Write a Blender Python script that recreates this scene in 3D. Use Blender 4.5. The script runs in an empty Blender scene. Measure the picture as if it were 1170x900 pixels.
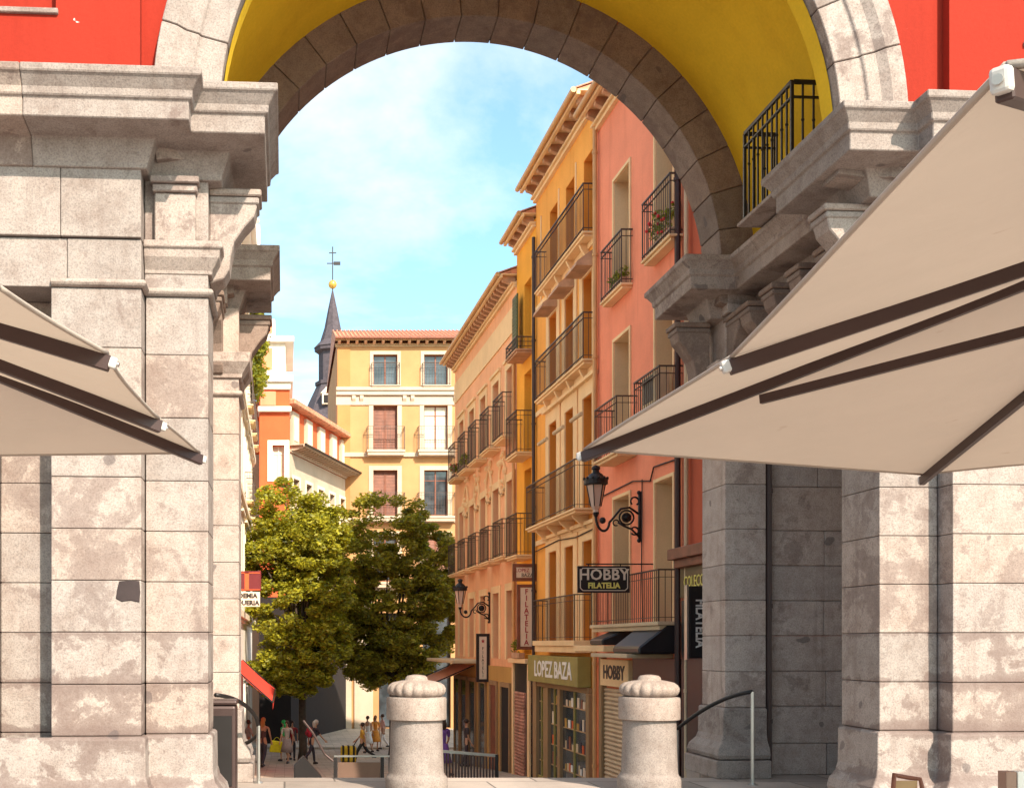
import bpy, bmesh, math, random
import numpy as np
from mathutils import Vector, Matrix, Euler

R = math.radians
rnd = random.Random(7)
scene = bpy.context.scene
COL = scene.collection

# ------------------------------------------------------------------ camera, world, sun, exposure
EYE = 1.5
cam_d = bpy.data.cameras.new('camera')
cam = bpy.data.objects.new('camera', cam_d)
COL.objects.link(cam)
cam.location = (0, 0, EYE)
cam.rotation_euler = (R(90), 0, 0)
cam_d.sensor_width = 36
cam_d.lens = 40.0
cam_d.shift_x = 0.2222
cam_d.shift_y = 0.2436
cam_d.clip_start = 0.05
cam_d.clip_end = 4000
scene.camera = cam

SUN_EL, SUN_AZ = R(38), R(24)         # azimuth to the right of straight behind the camera
to_sun = Vector((math.sin(SUN_AZ)*math.cos(SUN_EL), -math.cos(SUN_AZ)*math.cos(SUN_EL), math.sin(SUN_EL)))
sun_d = bpy.data.lights.new('sun', 'SUN')
sun_d.energy = 2.1
sun_d.angle = R(0.55)
sun_d.color = (1.0, 0.865, 0.70)
sun = bpy.data.objects.new('sun', sun_d)
COL.objects.link(sun)
sun.rotation_euler = (-to_sun).to_track_quat('-Z', 'Y').to_euler()
sun.location = (20, -30, 40)

world = bpy.data.worlds.new('World')
scene.world = world
world.use_nodes = True
wn, wl = world.node_tree.nodes, world.node_tree.links
wn.clear()
w_out = wn.new('ShaderNodeOutputWorld')
w_bg = wn.new('ShaderNodeBackground')
w_sky = wn.new('ShaderNodeTexSky')
w_sky.sky_type = 'NISHITA'
w_sky.sun_disc = False
w_sky.sun_elevation = SUN_EL
w_sky.sun_rotation = math.atan2(to_sun.x, to_sun.y)
w_sky.dust_density = 2.2
w_sky.air_density = 1.0
w_sky.ozone_density = 1.0
w_bg.inputs['Strength'].default_value = 0.15
# clouds: noise laid out on a flat layer above the place (direction / height)
tc = wn.new('ShaderNodeTexCoord')
sep = wn.new('ShaderNodeSeparateXYZ')
wl.new(tc.outputs['Generated'], sep.inputs[0])
def wmath(op, a, b):
    n = wn.new('ShaderNodeMath'); n.operation = op
    for i, v in enumerate((a, b)):
        if v is None: continue
        if isinstance(v, (int, float)): n.inputs[i].default_value = v
        else: wl.new(v, n.inputs[i])
    return n.outputs[0]
zz = wmath('ADD', wmath('MAXIMUM', sep.outputs['Z'], 0.0), 0.14)
comb = wn.new('ShaderNodeCombineXYZ')
wl.new(wmath('DIVIDE', sep.outputs['X'], zz), comb.inputs[0])
wl.new(wmath('DIVIDE', sep.outputs['Y'], zz), comb.inputs[1])
cn = wn.new('ShaderNodeTexNoise')
cn.inputs['Scale'].default_value = 0.95
cn.inputs['Detail'].default_value = 9
cn.inputs['Roughness'].default_value = 0.6
cn.inputs['Distortion'].default_value = 0.35
wl.new(comb.outputs[0], cn.inputs['Vector'])
cr = wn.new('ShaderNodeValToRGB')
cr.color_ramp.elements[0].position = 0.46
cr.color_ramp.elements[0].color = (0.05, 0.05, 0.05, 1)
cr.color_ramp.elements[1].position = 0.66
cr.color_ramp.elements[1].color = (0.95, 0.95, 0.95, 1)
wl.new(cn.outputs['Fac'], cr.inputs[0])
tint = wn.new('ShaderNodeMix'); tint.data_type = 'RGBA'; tint.blend_type = 'MULTIPLY'
tint.inputs[0].default_value = 1.0
tint.inputs[7].default_value = (0.42, 0.56, 0.54, 1)
wl.new(w_sky.outputs[0], tint.inputs[6])
cmix = wn.new('ShaderNodeMix'); cmix.data_type = 'RGBA'
wl.new(cr.outputs[0], cmix.inputs[0])
wl.new(tint.outputs[2], cmix.inputs[6])
cmix.inputs[7].default_value = (2.25, 2.2, 2.1, 1)
wl.new(cmix.outputs[2], w_bg.inputs[0])
wl.new(w_bg.outputs[0], w_out.inputs[0])

scene.view_settings.view_transform = 'Standard'
scene.view_settings.look = 'None'
scene.view_settings.gamma = 1
scene.view_settings.use_curve_mapping = False
scene.view_settings.exposure = 2.12
scene.cycles.max_bounces = 10
scene.cycles.diffuse_bounces = 6
scene.cycles.sample_clamp_indirect = 8
scene.cycles.use_denoising = True
try:
    scene.cycles.use_adaptive_sampling = True
except Exception:
    pass

# ------------------------------------------------------------------ materials
MATS = {}
def nodemat(name):
    m = bpy.data.materials.new(name)
    m.use_nodes = True
    n, l = m.node_tree.nodes, m.node_tree.links
    return m, n, l, n['Principled BSDF']

def math_node(n, l, op, a, b=None, c=None):
    x = n.new('ShaderNodeMath'); x.operation = op
    for i, v in enumerate((a, b, c)):
        if v is None: continue
        if isinstance(v, (int, float)): x.inputs[i].default_value = v
        else: l.new(v, x.inputs[i])
    return x.outputs[0]

def noise(n, l, scale, detail=4, rough=0.55, vec=None, stretch=None, dist=0.0):
    t = n.new('ShaderNodeTexCoord')
    src = t.outputs['Object']
    if stretch:
        mp = n.new('ShaderNodeMapping')
        mp.inputs['Scale'].default_value = stretch
        l.new(src, mp.inputs[0]); src = mp.outputs[0]
    k = n.new('ShaderNodeTexNoise')
    k.inputs['Scale'].default_value = scale
    k.inputs['Detail'].default_value = detail
    k.inputs['Roughness'].default_value = rough
    k.inputs['Distortion'].default_value = dist
    l.new(src, k.inputs['Vector'])
    return k.outputs['Fac']

def ramp(n, l, fac, stops):
    r = n.new('ShaderNodeValToRGB')
    e = r.color_ramp.elements
    while len(e) < len(stops): e.new(0.5)
    for k, (p, c) in enumerate(stops):
        e[k].position = p
        e[k].color = (c, c, c, 1) if isinstance(c, (int, float)) else (*c, 1)
    l.new(fac, r.inputs[0])
    return r.outputs[0]

def mix(n, l, fac, a, b, mode='MIX'):
    x = n.new('ShaderNodeMix'); x.data_type = 'RGBA'; x.blend_type = mode
    for i, v in ((0, fac), (6, a), (7, b)):
        if isinstance(v, (int, float)): x.inputs[i].default_value = v
        elif isinstance(v, tuple): x.inputs[i].default_value = (*v, 1)
        else: l.new(v, x.inputs[i])
    return x.outputs[2]

def bump(n, l, bsdf, height, strength=0.3, dist=0.01):
    b = n.new('ShaderNodeBump')
    b.inputs['Strength'].default_value = strength
    b.inputs['Distance'].default_value = dist
    l.new(height, b.inputs['Height'])
    l.new(b.outputs[0], bsdf.inputs['Normal'])

def plain(name, col, rough=0.6, metal=0.0, var=0.12, nscale=3.0, spec=0.4):
    if name in MATS: return MATS[name]
    m, n, l, b = nodemat(name)
    f = noise(n, l, nscale, 5, 0.6)
    lo = tuple(max(0, c*(1-var)) for c in col); hi = tuple(min(1, c*(1+var)) for c in col)
    l.new(ramp(n, l, f, [(0.3, lo), (0.7, hi)]), b.inputs['Base Color'])
    b.inputs['Roughness'].default_value = rough
    b.inputs['Metallic'].default_value = metal
    b.inputs['Specular IOR Level'].default_value = spec
    MATS[name] = m
    return m

def plaster(name, col, stain=(0.5, 0.36, 0.25), amount=0.35, var=0.13):
    if name in MATS: return MATS[name]
    m, n, l, b = nodemat(name)
    big = noise(n, l, 0.55, 6, 0.6)
    lo = tuple(c*(1-var) for c in col); hi = tuple(min(1, c*(1+var)) for c in col)
    base = ramp(n, l, big, [(0.32, lo), (0.68, hi)])
    streak = noise(n, l, 1.0, 5, 0.62, stretch=(2.6, 2.6, 0.22))
    sm = ramp(n, l, streak, [(0.52, 0.0), (0.78, amount)])
    c2 = mix(n, l, sm, base, tuple(c*s for c, s in zip(col, (0.72, 0.62, 0.55))))
    fine = noise(n, l, 34, 3, 0.6)
    c3 = mix(n, l, 0.16, c2, ramp(n, l, fine, [(0.3, tuple(c*0.55 for c in col)), (0.7, hi)]))
    l.new(c3, b.inputs['Base Color'])
    b.inputs['Roughness'].default_value = 0.9
    b.inputs['Specular IOR Level'].default_value = 0.2
    bump(n, l, b, noise(n, l, 22, 6, 0.65), 0.25, 0.01)
    MATS[name] = m
    return m

def granite(name, col=(0.335, 0.28, 0.255), stain=0.55, patch=0.5, thr=0.56, scale=1.0, joints=0.0, seep=0.35):
    if name in MATS: return MATS[name]
    m, n, l, b = nodemat(name)
    geo = n.new('ShaderNodeNewGeometry')
    isl = geo.outputs['Random Per Island']
    base = ramp(n, l, isl, [(0.0, tuple(c*0.84 for c in col)), (0.35, col), (0.7, (col[0]*1.06, col[1]*1.0, col[2]*0.95)), (1.0, tuple(c*1.12 for c in col))])
    sp = noise(n, l, 75, 2, 0.7)
    c1 = mix(n, l, 0.75, base, ramp(n, l, sp, [(0.30, 0.48), (0.47, 0.82), (0.6, 1.0)]), 'MULTIPLY')
    mott = noise(n, l, 5.5, 7, 0.68)
    c1 = mix(n, l, 0.8, c1, ramp(n, l, mott, [(0.3, (0.70, 0.63, 0.60)), (0.55, (1, 1, 1)), (0.75, (1.15, 1.12, 1.08))]), 'MULTIPLY')
    big = noise(n, l, 1.05*scale, 8, 0.66, dist=0.6)
    big2 = math_node(n, l, 'ADD', math_node(n, l, 'MULTIPLY', big, 0.62), math_node(n, l, 'MULTIPLY', noise(n, l, 6.0, 9, 0.75, dist=0.4), 0.38))
    big = math_node(n, l, 'ADD', big2, math_node(n, l, 'MULTIPLY', math_node(n, l, 'SUBTRACT', isl, 0.5), 0.10))
    if joints:
        tcj = n.new('ShaderNodeTexCoord'); sj = n.new('ShaderNodeSeparateXYZ'); l.new(tcj.outputs['Object'], sj.inputs[0])
        fz = math_node(n, l, 'FRACT', math_node(n, l, 'DIVIDE', math_node(n, l, 'SUBTRACT', sj.outputs['Z'], 0.785-4.0), 0.401))
        edge = math_node(n, l, 'ABSOLUTE', math_node(n, l, 'SUBTRACT', fz, 0.5))
        big = math_node(n, l, 'ADD', big, ramp(n, l, edge, [(0.28, 0.0), (0.5, joints)]))
    msk = ramp(n, l, big, [(thr-0.012, 0.0), (thr+0.018, patch), (thr+0.14, stain)])
    drip = ramp(n, l, noise(n, l, 1.5, 7, 0.7, stretch=(3.4, 3.4, 0.16)), [(0.56, 0.0), (0.66, seep), (0.8, seep*1.2)])
    c1 = mix(n, l, drip, c1, (0.16, 0.115, 0.10))
    c2 = mix(n, l, msk, c1, (0.13, 0.085, 0.075))
    spots = noise(n, l, 4.3, 1, 0.3)
    c3 = mix(n, l, ramp(n, l, spots, [(0.755, 0.0), (0.77, 0.6)]), c2, (0.09, 0.07, 0.07))
    l.new(c3, b.inputs['Base Color'])
    b.inputs['Roughness'].default_value = 0.82
    b.inputs['Specular IOR Level'].default_value = 0.25
    h = math_node(n, l, 'ADD', math_node(n, l, 'MULTIPLY', noise(n, l, 60, 3, 0.7), 0.5), noise(n, l, 7, 7, 0.7))
    bump(n, l, b, h, 0.45, 0.012)
    MATS[name] = m
    return m

def glass(name, col=(0.05, 0.06, 0.07), rough=0.06):
    if name in MATS: return MATS[name]
    m, n, l, b = nodemat(name)
    f = noise(n, l, 1.3, 3)
    l.new(ramp(n, l, f, [(0.35, tuple(c*0.6 for c in col)), (0.65, tuple(c*1.6 for c in col))]), b.inputs['Base Color'])
    b.inputs['Roughness'].default_value = rough
    b.inputs['Specular IOR Level'].default_value = 0.7
    MATS[name] = m
    return m

def canvas(name, col):
    m, n, l, b = nodemat(name)
    out = n['Material Output']
    w = noise(n, l, 2.2, 6, 0.6)
    c = ramp(n, l, w, [(0.3, tuple(x*0.90 for x in col)), (0.62, col), (0.8, tuple(min(1, x*1.05) for x in col))])
    spots = noise(n, l, 9, 2, 0.5)
    c = mix(n, l, ramp(n, l, spots, [(0.72, 0.0), (0.76, 0.35)]), c, (0.3, 0.2, 0.15))
    l.new(c, b.inputs['Base Color'])
    b.inputs['Roughness'].default_value = 0.9
    b.inputs['Specular IOR Level'].default_value = 0.1
    tr = n.new('ShaderNodeBsdfTranslucent')
    tr.inputs[0].default_value = (col[0]*0.95, col[1]*0.86, col[2]*0.74, 1)
    mx = n.new('ShaderNodeMixShader')
    mx.inputs[0].default_value = 0.30
    l.new(b.outputs[0], mx.inputs[1]); l.new(tr.outputs[0], mx.inputs[2])
    l.new(mx.outputs[0], out.inputs[0])
    wr = math_node(n, l, 'ADD', noise(n, l, 1.6, 4, 0.5, dist=1.2), math_node(n, l, 'MULTIPLY', noise(n, l, 260, 2, 0.5), 0.03))
    bump(n, l, b, wr, 0.35, 0.06)
    return m

def foliage(name, dark, light):
    m, n, l, b = nodemat(name)
    out = n['Material Output']
    geo = n.new('ShaderNodeNewGeometry')
    c = ramp(n, l, geo.outputs['Random Per Island'], [(0.0, dark), (0.55, tuple((a+b_)/2 for a, b_ in zip(dark, light))), (1.0, light)])
    l.new(c, b.inputs['Base Color'])
    b.inputs['Roughness'].default_value = 0.55
    tr = n.new('ShaderNodeBsdfTranslucent')
    c2 = mix(n, l, 0.5, c, (light[0]*1.5, light[1]*1.3, light[2]*0.5))
    l.new(c2, tr.inputs[0])
    mx = n.new('ShaderNodeMixShader'); mx.inputs[0].default_value = 0.4
    l.new(b.outputs[0], mx.inputs[1]); l.new(tr.outputs[0], mx.inputs[2])
    l.new(mx.outputs[0], out.inputs[0])
    return m

def paving(name, col, bw, bh, mortar=0.012, rough=0.75, axis='XY', dark=0.35, sq=1.0):
    m, n, l, b = nodemat(name)
    t = n.new('ShaderNodeTexCoord')
    br = n.new('ShaderNodeTexBrick')
    br.inputs['Scale'].default_value = 1
    br.inputs['Brick Width'].default_value = bw
    br.inputs['Row Height'].default_value = bh
    br.inputs['Mortar Size'].default_value = mortar
    br.inputs['Mortar Smooth'].default_value = 0.3
    br.inputs['Color1'].default_value = (*[c*0.82 for c in col], 1)
    br.inputs['Color2'].default_value = (*[min(1, c*1.15) for c in col], 1)
    br.inputs['Mortar'].default_value = (*[c*dark for c in col], 1)
    l.new(t.outputs['Object'], br.inputs['Vector'])
    c = mix(n, l, 0.7, br.outputs['Color'], ramp(n, l, noise(n, l, 1.2, 8, 0.7), [(0.3, 0.55), (0.6, 1.0)]), 'MULTIPLY')
    c = mix(n, l, 0.5, c, ramp(n, l, noise(n, l, 60, 2, 0.7), [(0.3, 0.6), (0.6, 1.0)]), 'MULTIPLY')
    l.new(c, b.inputs['Base Color'])
    b.inputs['Roughness'].default_value = rough
    h = math_node(n, l, 'SUBTRACT', math_node(n, l, 'MULTIPLY', noise(n, l, 18, 5), 0.3), br.outputs['Fac'])
    bump(n, l, b, h, 0.5, 0.01)
    return m

STONE = granite('granite')
STONE_DIRTY = granite('weathered_granite', (0.345, 0.29, 0.265), 0.6, 0.42, 0.53, 1.15)
STONE_LOW = granite('soiled_granite', (0.345, 0.29, 0.265), 0.78, 0.55, 0.53, 1.9, joints=0.13)
STONE_SHADED = granite('shaded_arch_granite', (0.25, 0.185, 0.155), 0.5, 0.4, 0.55)  # darker granite copy: shade of the arch underside put into the colour
STONE_LIFTED = granite('bounce_lifted_granite', (0.45, 0.37, 0.335), 0.5, 0.4, 0.56)  # paler granite copy: bounced light on the shaded far side put into the colour
RED = plaster('red_plaster', (0.29, 0.024, 0.012), amount=0.6, var=0.07)
def specks(m, col):
    n, l = m.node_tree.nodes, m.node_tree.links; b = n['Principled BSDF']
    src = b.inputs['Base Color'].links[0].from_socket
    f = ramp(n, l, noise(n, l, 7.5, 2, 0.75), [(0.735, 0.0), (0.75, 0.75)])
    l.new(mix(n, l, f, src, col), b.inputs['Base Color'])
specks(RED, (0.75, 0.6, 0.55))
VAULT = plaster('yellow_vault_plaster', (0.76, 0.48, 0.025), amount=0.5)
SALMON = plaster('salmon_plaster', (0.88, 0.30, 0.175), amount=0.7)
YELLOW = plaster('amber_plaster', (0.88, 0.40, 0.085), amount=0.65)
ORANGE = plaster('orange_plaster', (0.88, 0.40, 0.05), amount=0.25)
PEACH = plaster('peach_plaster', (0.88, 0.46, 0.25), amount=0.55)
CREAM = plaster('cream_trim', (0.86, 0.61, 0.34), amount=0.25)
BEIGE = plaster('beige_joinery', (0.62, 0.48, 0.31), amount=0.3)
PALE = plaster('pale_render', (0.78, 0.66, 0.50), amount=0.25)
PALE2 = plaster('pale_stone_trim', (0.52, 0.41, 0.31), amount=0.3)
WHITE = plaster('white_render', (0.86, 0.80, 0.72), amount=0.2)
EYELLOW = plaster('end_house_yellow', (0.48, 0.255, 0.115), amount=0.15)
EORANGE = plaster('end_house_corner', (0.46, 0.21, 0.08), amount=0.15)
BRICKRED = plaster('house_red', (0.62, 0.12, 0.045), amount=0.2)
RUST = plaster('rust_red_plaster', (0.45, 0.10, 0.05), amount=0.3)
RAILIRON = plain('railing_iron', (0.075, 0.05, 0.04), 0.5, 0.2)
IRON = plain('dark_iron', (0.022, 0.018, 0.018), 0.45, 0.3)
BROWNMETAL = plain('brown_metal', (0.06, 0.035, 0.032), 0.45, 0.3)
PIPE = plain('painted_pipe', (0.60, 0.34, 0.14), 0.5)
PIPEDARK = plain('dark_pipe', (0.05, 0.03, 0.028), 0.5)
WOOD = plain('brown_wood', (0.20, 0.065, 0.035), 0.55, var=0.3)
WOODLIGHT = plain('tan_wood', (0.42, 0.26, 0.13), 0.6, var=0.2)
GREENWOOD = plain('green_shutter', (0.10, 0.11, 0.035), 0.6, var=0.25)
CORBELM = plain('corbel_wood', (0.52, 0.30, 0.18), 0.75, var=0.25)
GLASS = glass('window_glass')
DARKIN = plain('dark_interior_and_shade', (0.018, 0.013, 0.013), 0.9)
CURTAIN = plain('curtain', (0.66, 0.58, 0.46), 0.9)
TILE = plain('roof_tile', (0.55, 0.24, 0.14), 0.8, var=0.45, nscale=6)
SLATE = plain('slate', (0.075, 0.06, 0.07), 0.9, var=0.25, nscale=4)
STEEL = plain('brushed_steel', (0.5, 0.48, 0.46), 0.3, 0.9)
SHOPTAN = plaster('shop_tan', (0.33, 0.215, 0.115), amount=0.5)
SHUTTERM = plain('roller_shutter', (0.55, 0.42, 0.28), 0.5, 0.1)
SHUTTERRED = plain('graffiti_shutter', (0.42, 0.20, 0.15), 0.5, 0.1, var=0.5)
OLIVE = plain('olive_fascia', (0.31, 0.26, 0.075), 0.5)
SIGNDARK = plain('sign_black', (0.022, 0.018, 0.02), 0.35)
SIGNPALE = plain('sign_pale', (0.72, 0.60, 0.48), 0.5, var=0.06)
CAPGREY = plain('cap_plastic', (0.48, 0.45, 0.42), 0.4)
SIGNWHITE = plain('sign_white', (0.82, 0.80, 0.76), 0.5, var=0.04)
TEXTYEL = plain('letter_yellow', (0.80, 0.70, 0.18), 0.5, var=0.05)
TEXTRED = plain('letter_red', (0.35, 0.03, 0.04), 0.5, var=0.05)
TEXTDARK = plain('letter_dark', (0.03, 0.02, 0.02), 0.5, var=0.05)
GOLD = plain('gilt', (0.75, 0.46, 0.10), 0.3, 0.6)
AWNRED = canvas('red_awning', (0.85, 0.09, 0.06))
AWNPINK = canvas('pink_awning', (0.74, 0.36, 0.25))
CANVAS = canvas('parasol_canvas', (0.50, 0.43, 0.375))
LEAF = foliage('tree_leaf', (0.045, 0.062, 0.012), (0.46, 0.42, 0.035))
LEAF2 = foliage('tree_leaf_bright', (0.06, 0.085, 0.012), (0.50, 0.47, 0.03))
BARK = plain('bark', (0.06, 0.042, 0.03), 0.9, var=0.35, nscale=9)
LAMPGLASS = plain('milky_lamp_glass', (0.62, 0.45, 0.36), 0.25, var=0.08)

# ------------------------------------------------------------------ mesh builder and object helpers
class MB:
    def __init__(s): s.v, s.f = [], []
    def add(s, vs, fs):
        o = len(s.v); s.v += [tuple(p) for p in vs]; s.f += [tuple(i+o for i in f) for f in fs]; return s
    def box(s, x0, x1, y0, y1, z0, z1):
        if x0 > x1: x0, x1 = x1, x0
        if y0 > y1: y0, y1 = y1, y0
        return s.add([(x0,y0,z0),(x1,y0,z0),(x1,y1,z0),(x0,y1,z0),(x0,y0,z1),(x1,y0,z1),(x1,y1,z1),(x0,y1,z1)],
                     [(0,3,2,1),(4,5,6,7),(0,1,5,4),(1,2,6,5),(2,3,7,6),(3,0,4,7)])
    def quad(s, a, b, c, d): return s.add([a,b,c,d], [(0,1,2,3)])
    def beam(s, p, q, w, h, up=(0,0,1)):
        p, q = Vector(p), Vector(q); d = (q-p).normalized(); upv = Vector(up)
        sd = d.cross(upv)
        if sd.length < 1e-4: sd = d.cross(Vector((1,0,0)))
        sd.normalize(); u = sd.cross(d)
        vs = []
        for c in (p, q):
            for a, b in ((-1,-1),(1,-1),(1,1),(-1,1)): vs.append(c + sd*(a*w/2) + u*(b*h/2))
        return s.add(vs, [(0,1,2,3),(7,6,5,4),(0,4,5,1),(1,5,6,2),(2,6,7,3),(3,7,4,0)])
    def tube(s, pts, r, n=8, cap=True):
        pts = [Vector(p) for p in pts]; m = len(pts)
        rs = r if isinstance(r, (list, tuple)) else [r]*m
        vs, prev = [], None
        for i, p in enumerate(pts):
            d = (pts[min(i+1, m-1)] - pts[max(i-1, 0)]).normalized()
            if prev is None:
                a = d.cross(Vector((0,0,1)))
                if a.length < 1e-3: a = d.cross(Vector((1,0,0)))
            else:
                a = prev - d*prev.dot(d)
            a.normalize(); prev = a; b = d.cross(a)
            for k in range(n):
                t = 2*math.pi*k/n
                vs.append(p + a*(rs[i]*math.cos(t)) + b*(rs[i]*math.sin(t)))
        fs = []
        for i in range(m-1):
            for k in range(n):
                fs.append((i*n+k, i*n+(k+1)%n, (i+1)*n+(k+1)%n, (i+1)*n+k))
        if cap:
            fs.append(tuple(range(n-1,-1,-1))); fs.append(tuple((m-1)*n+k for k in range(n)))
        return s.add(vs, fs)
    def lathe(s, c, prof, n=24, rad=None):
        vs, fs = [], []
        for (r, z) in prof:
            for k in range(n):
                t = 2*math.pi*k/n
                rr = r*(rad(t, z) if rad else 1)
                vs.append((c[0]+rr*math.cos(t), c[1]+rr*math.sin(t), c[2]+z))
        for i in range(len(prof)-1):
            for k in range(n):
                fs.append((i*n+k, i*n+(k+1)%n, (i+1)*n+(k+1)%n, (i+1)*n+k))
        fs.append(tuple(range(n-1,-1,-1))); fs.append(tuple((len(prof)-1)*n+k for k in range(n)))
        return s.add(vs, fs)
    def ball(s, c, r, n=10, m=6, sc=(1,1,1)):
        prof = [(max(1e-4, r*math.cos(-math.pi/2+math.pi*i/m)), r*math.sin(-math.pi/2+math.pi*i/m)) for i in range(m+1)]
        o = len(s.v); s.lathe((0,0,0), prof, n)
        for i in range(o, len(s.v)):
            x, y, z = s.v[i]; s.v[i] = (c[0]+x*sc[0], c[1]+y*sc[1], c[2]+z*sc[2])
        return s
    def prism(s, poly, axis, a, b):
        """poly of 2D points extruded along axis ('x','y','z') from a to b"""
        n = len(poly)
        def P(p, t):
            return {'x': (t, p[0], p[1]), 'y': (p[0], t, p[1]), 'z': (p[0], p[1], t)}[axis]
        vs = [P(p, a) for p in poly] + [P(p, b) for p in poly]
        fs = [tuple(range(n-1,-1,-1)), tuple(range(n, 2*n))]
        fs += [(i, (i+1)%n, n+(i+1)%n, n+i) for i in range(n)]
        return s.add(vs, fs)
    def sweep(s, path, prof, closed_prof=True):
        """path: plan polyline, outward is to the right of travel; prof: (outward, z)"""
        pts = [Vector(p) for p in path]; m = len(pts); k = len(prof)
        vs = []
        for i, p in enumerate(pts):
            def nrm(a, b):
                d = (b-a).normalized(); return Vector((d.y, -d.x))
            if i == 0: off = nrm(pts[0], pts[1])
            elif i == m-1: off = nrm(pts[-2], pts[-1])
            else:
                n1, n2 = nrm(pts[i-1], p), nrm(p, pts[i+1])
                off = (n1+n2); off = off/ (off.length_squared/2) if off.length_squared > 0.2 else n1
            for (o, z) in prof: vs.append((p.x+off.x*o, p.y+off.y*o, z))
        fs = []
        last = k if closed_prof else k-1
        for i in range(m-1):
            for j in range(last):
                fs.append((i*k+j, i*k+(j+1)%k, (i+1)*k+(j+1)%k, (i+1)*k+j))
        if closed_prof:
            fs.append(tuple(range(k-1,-1,-1))); fs.append(tuple((m-1)*k+j for j in range(k)))
        return s.add(vs, fs)
    def map(s, fn):
        s.v = [tuple(fn(*p)) for p in s.v]; return s

def link(o): COL.objects.link(o); return o

def thing(name, label, cat, loc=(0,0,0), group=None):
    o = link(bpy.data.objects.new(name, None))
    o.empty_display_size = 0.2
    o.location = loc
    o['label'] = label; o['category'] = cat
    if group: o['group'] = group
    return o

def part(name, mb, mat, root, F=None, parent=None, bevel=0.0, smooth=False, label=None, segs=1, kind=None, fixn=True):
    """one mesh object; vertices are given in world (or frame F) coordinates"""
    if F: mb.map(F)
    off = root.location if root else Vector((0,0,0))
    me = bpy.data.meshes.new(name)
    me.from_pydata([(x-off[0], y-off[1], z-off[2]) for x, y, z in mb.v], [], mb.f)
    if fixn:
        bm = bmesh.new(); bm.from_mesh(me)
        bmesh.ops.recalc_face_normals(bm, faces=bm.faces)
        bm.to_mesh(me); bm.free()
    me.materials.append(mat)
    if smooth:
        me.polygons.foreach_set('use_smooth', [True]*len(me.polygons))
    o = link(bpy.data.objects.new(name, me))
    if root: o.parent = parent or root
    if bevel:
        md = o.modifiers.new('bevel', 'BEVEL'); md.width = bevel; md.segments = segs
        md.limit_method = 'ANGLE'; md.angle_limit = R(40)
    if label: o['label'] = label
    if kind: o['kind'] = kind
    return o

def solo(name, label, cat, loc, group=None):
    return thing(name, label, cat, loc, group)

def copy_tree(o, parent=None):
    c = o.copy(); COL.objects.link(c); c.parent = parent
    for ch in list(o.children): copy_tree(ch, c)
    return c

FONT = None
def lettering(root, txt, size, loc, rot, mat, extrude=0.006, sx=1.0, spacing=1.0, parent=None, align='CENTER', bold=0.0, shear=0):
    cu = bpy.data.curves.new('lettering', 'FONT')
    cu.body = txt; cu.size = size; cu.extrude = extrude
    cu.align_x = align; cu.align_y = 'CENTER'
    cu.space_character = spacing
    cu.offset = bold
    cu.resolution_u = 2
    cu.materials.append(mat)
    tmp = link(bpy.data.objects.new('lettering_curve', cu))
    bpy.context.view_layer.update()
    me = bpy.data.meshes.new_from_object(tmp.evaluated_get(bpy.context.evaluated_depsgraph_get()))
    bpy.data.objects.remove(tmp)
    o = link(bpy.data.objects.new('lettering', me))
    if not me.materials: me.materials.append(mat)
    o.parent = parent or root
    o.location = Vector(loc) - root.location
    o.rotation_euler = rot
    o.scale = (sx, 1, 1)
    return o
FACE_CAM = (R(90), 0, 0)
FACE_STREET = (R(90), 0, R(-90))
# ------------------------------------------------------------------ ground
def ground_z(y):
    if y < 12.75: return 0.0
    if y < 14.85: return -0.15*(math.floor((y-12.75)/0.3)+1)
    if y < 50: return -1.05 - (y-14.85)*(2.55/35.15)
    return -3.6
def structure(name, mb, mat, **k):
    o = part(name, mb, mat, None, **k); o['kind'] = 'structure'; return o
PAVE = paving('plaza_paving', (0.40, 0.33, 0.29), 1.1, 0.62, 0.012)
STREETM = paving('street_paving', (0.50, 0.41, 0.33), 0.6, 0.3, 0.01)
mb = MB(); mb.box(-0.75, 4.98, -60, 12.75, -0.6, 0.0); mb.box(-60, -0.752, -60, 13.9, -0.6, 0.0); mb.box(4.982, 60, -60, 14.1, -0.6, 0.0)
structure('plaza_pavement', mb, PAVE)
mb = MB()
for i in range(7):
    y0 = 12.756 + 0.3*i; mb.box(-0.74, 4.97, y0, y0+0.31 if i < 6 else y0+0.3, -1.4, -0.15*(i+1))
structure('stone_steps', mb, PAVE, bevel=0.008)
mb = MB()
ys = [14.86, 20, 30, 40, 50, 64, 160]
for a, b in zip(ys, ys[1:]):
    mb.quad((-40, a, ground_z(a)), (60, a, ground_z(a)), (60, b, ground_z(b)), (-40, b, ground_z(b)))
structure('street', mb, STREETM, fixn=False)
mb = MB(); mb.box(-20, 40, 55.0, 67, -3.7, -3.49)
structure('far_pavement', mb, paving('far_paving', (0.55, 0.47, 0.38), 0.8, 0.4, 0.01), bevel=0.02)
mb = MB(); mb.quad((-3000, -3000, -3.75), (3000, -3000, -3.75), (3000, 3000, -3.75), (-3000, 3000, -3.75))
structure('ground', mb, plain('distant_ground', (0.30, 0.25, 0.2), 0.9))

# ------------------------------------------------------------------ the stone archway
K = 0.06
def FAL(x, y, z): return (x, y + K*(x+0.6), z)
def FAR(x, y, z):
    x = 4.3 - x
    return (x, y + K*(x+0.6), z)
AW = thing('stone_archway', 'granite archway with red walls and a yellow vault framing the narrow street', 'archway', (2.15, 10.5, 0))
def rel(z): return z + 1.5
ZS = [0.0, 0.36, 0.785, 1.185, 1.59, 1.99, 2.39, 2.79, 3.29, 3.79, 4.25]

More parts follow.
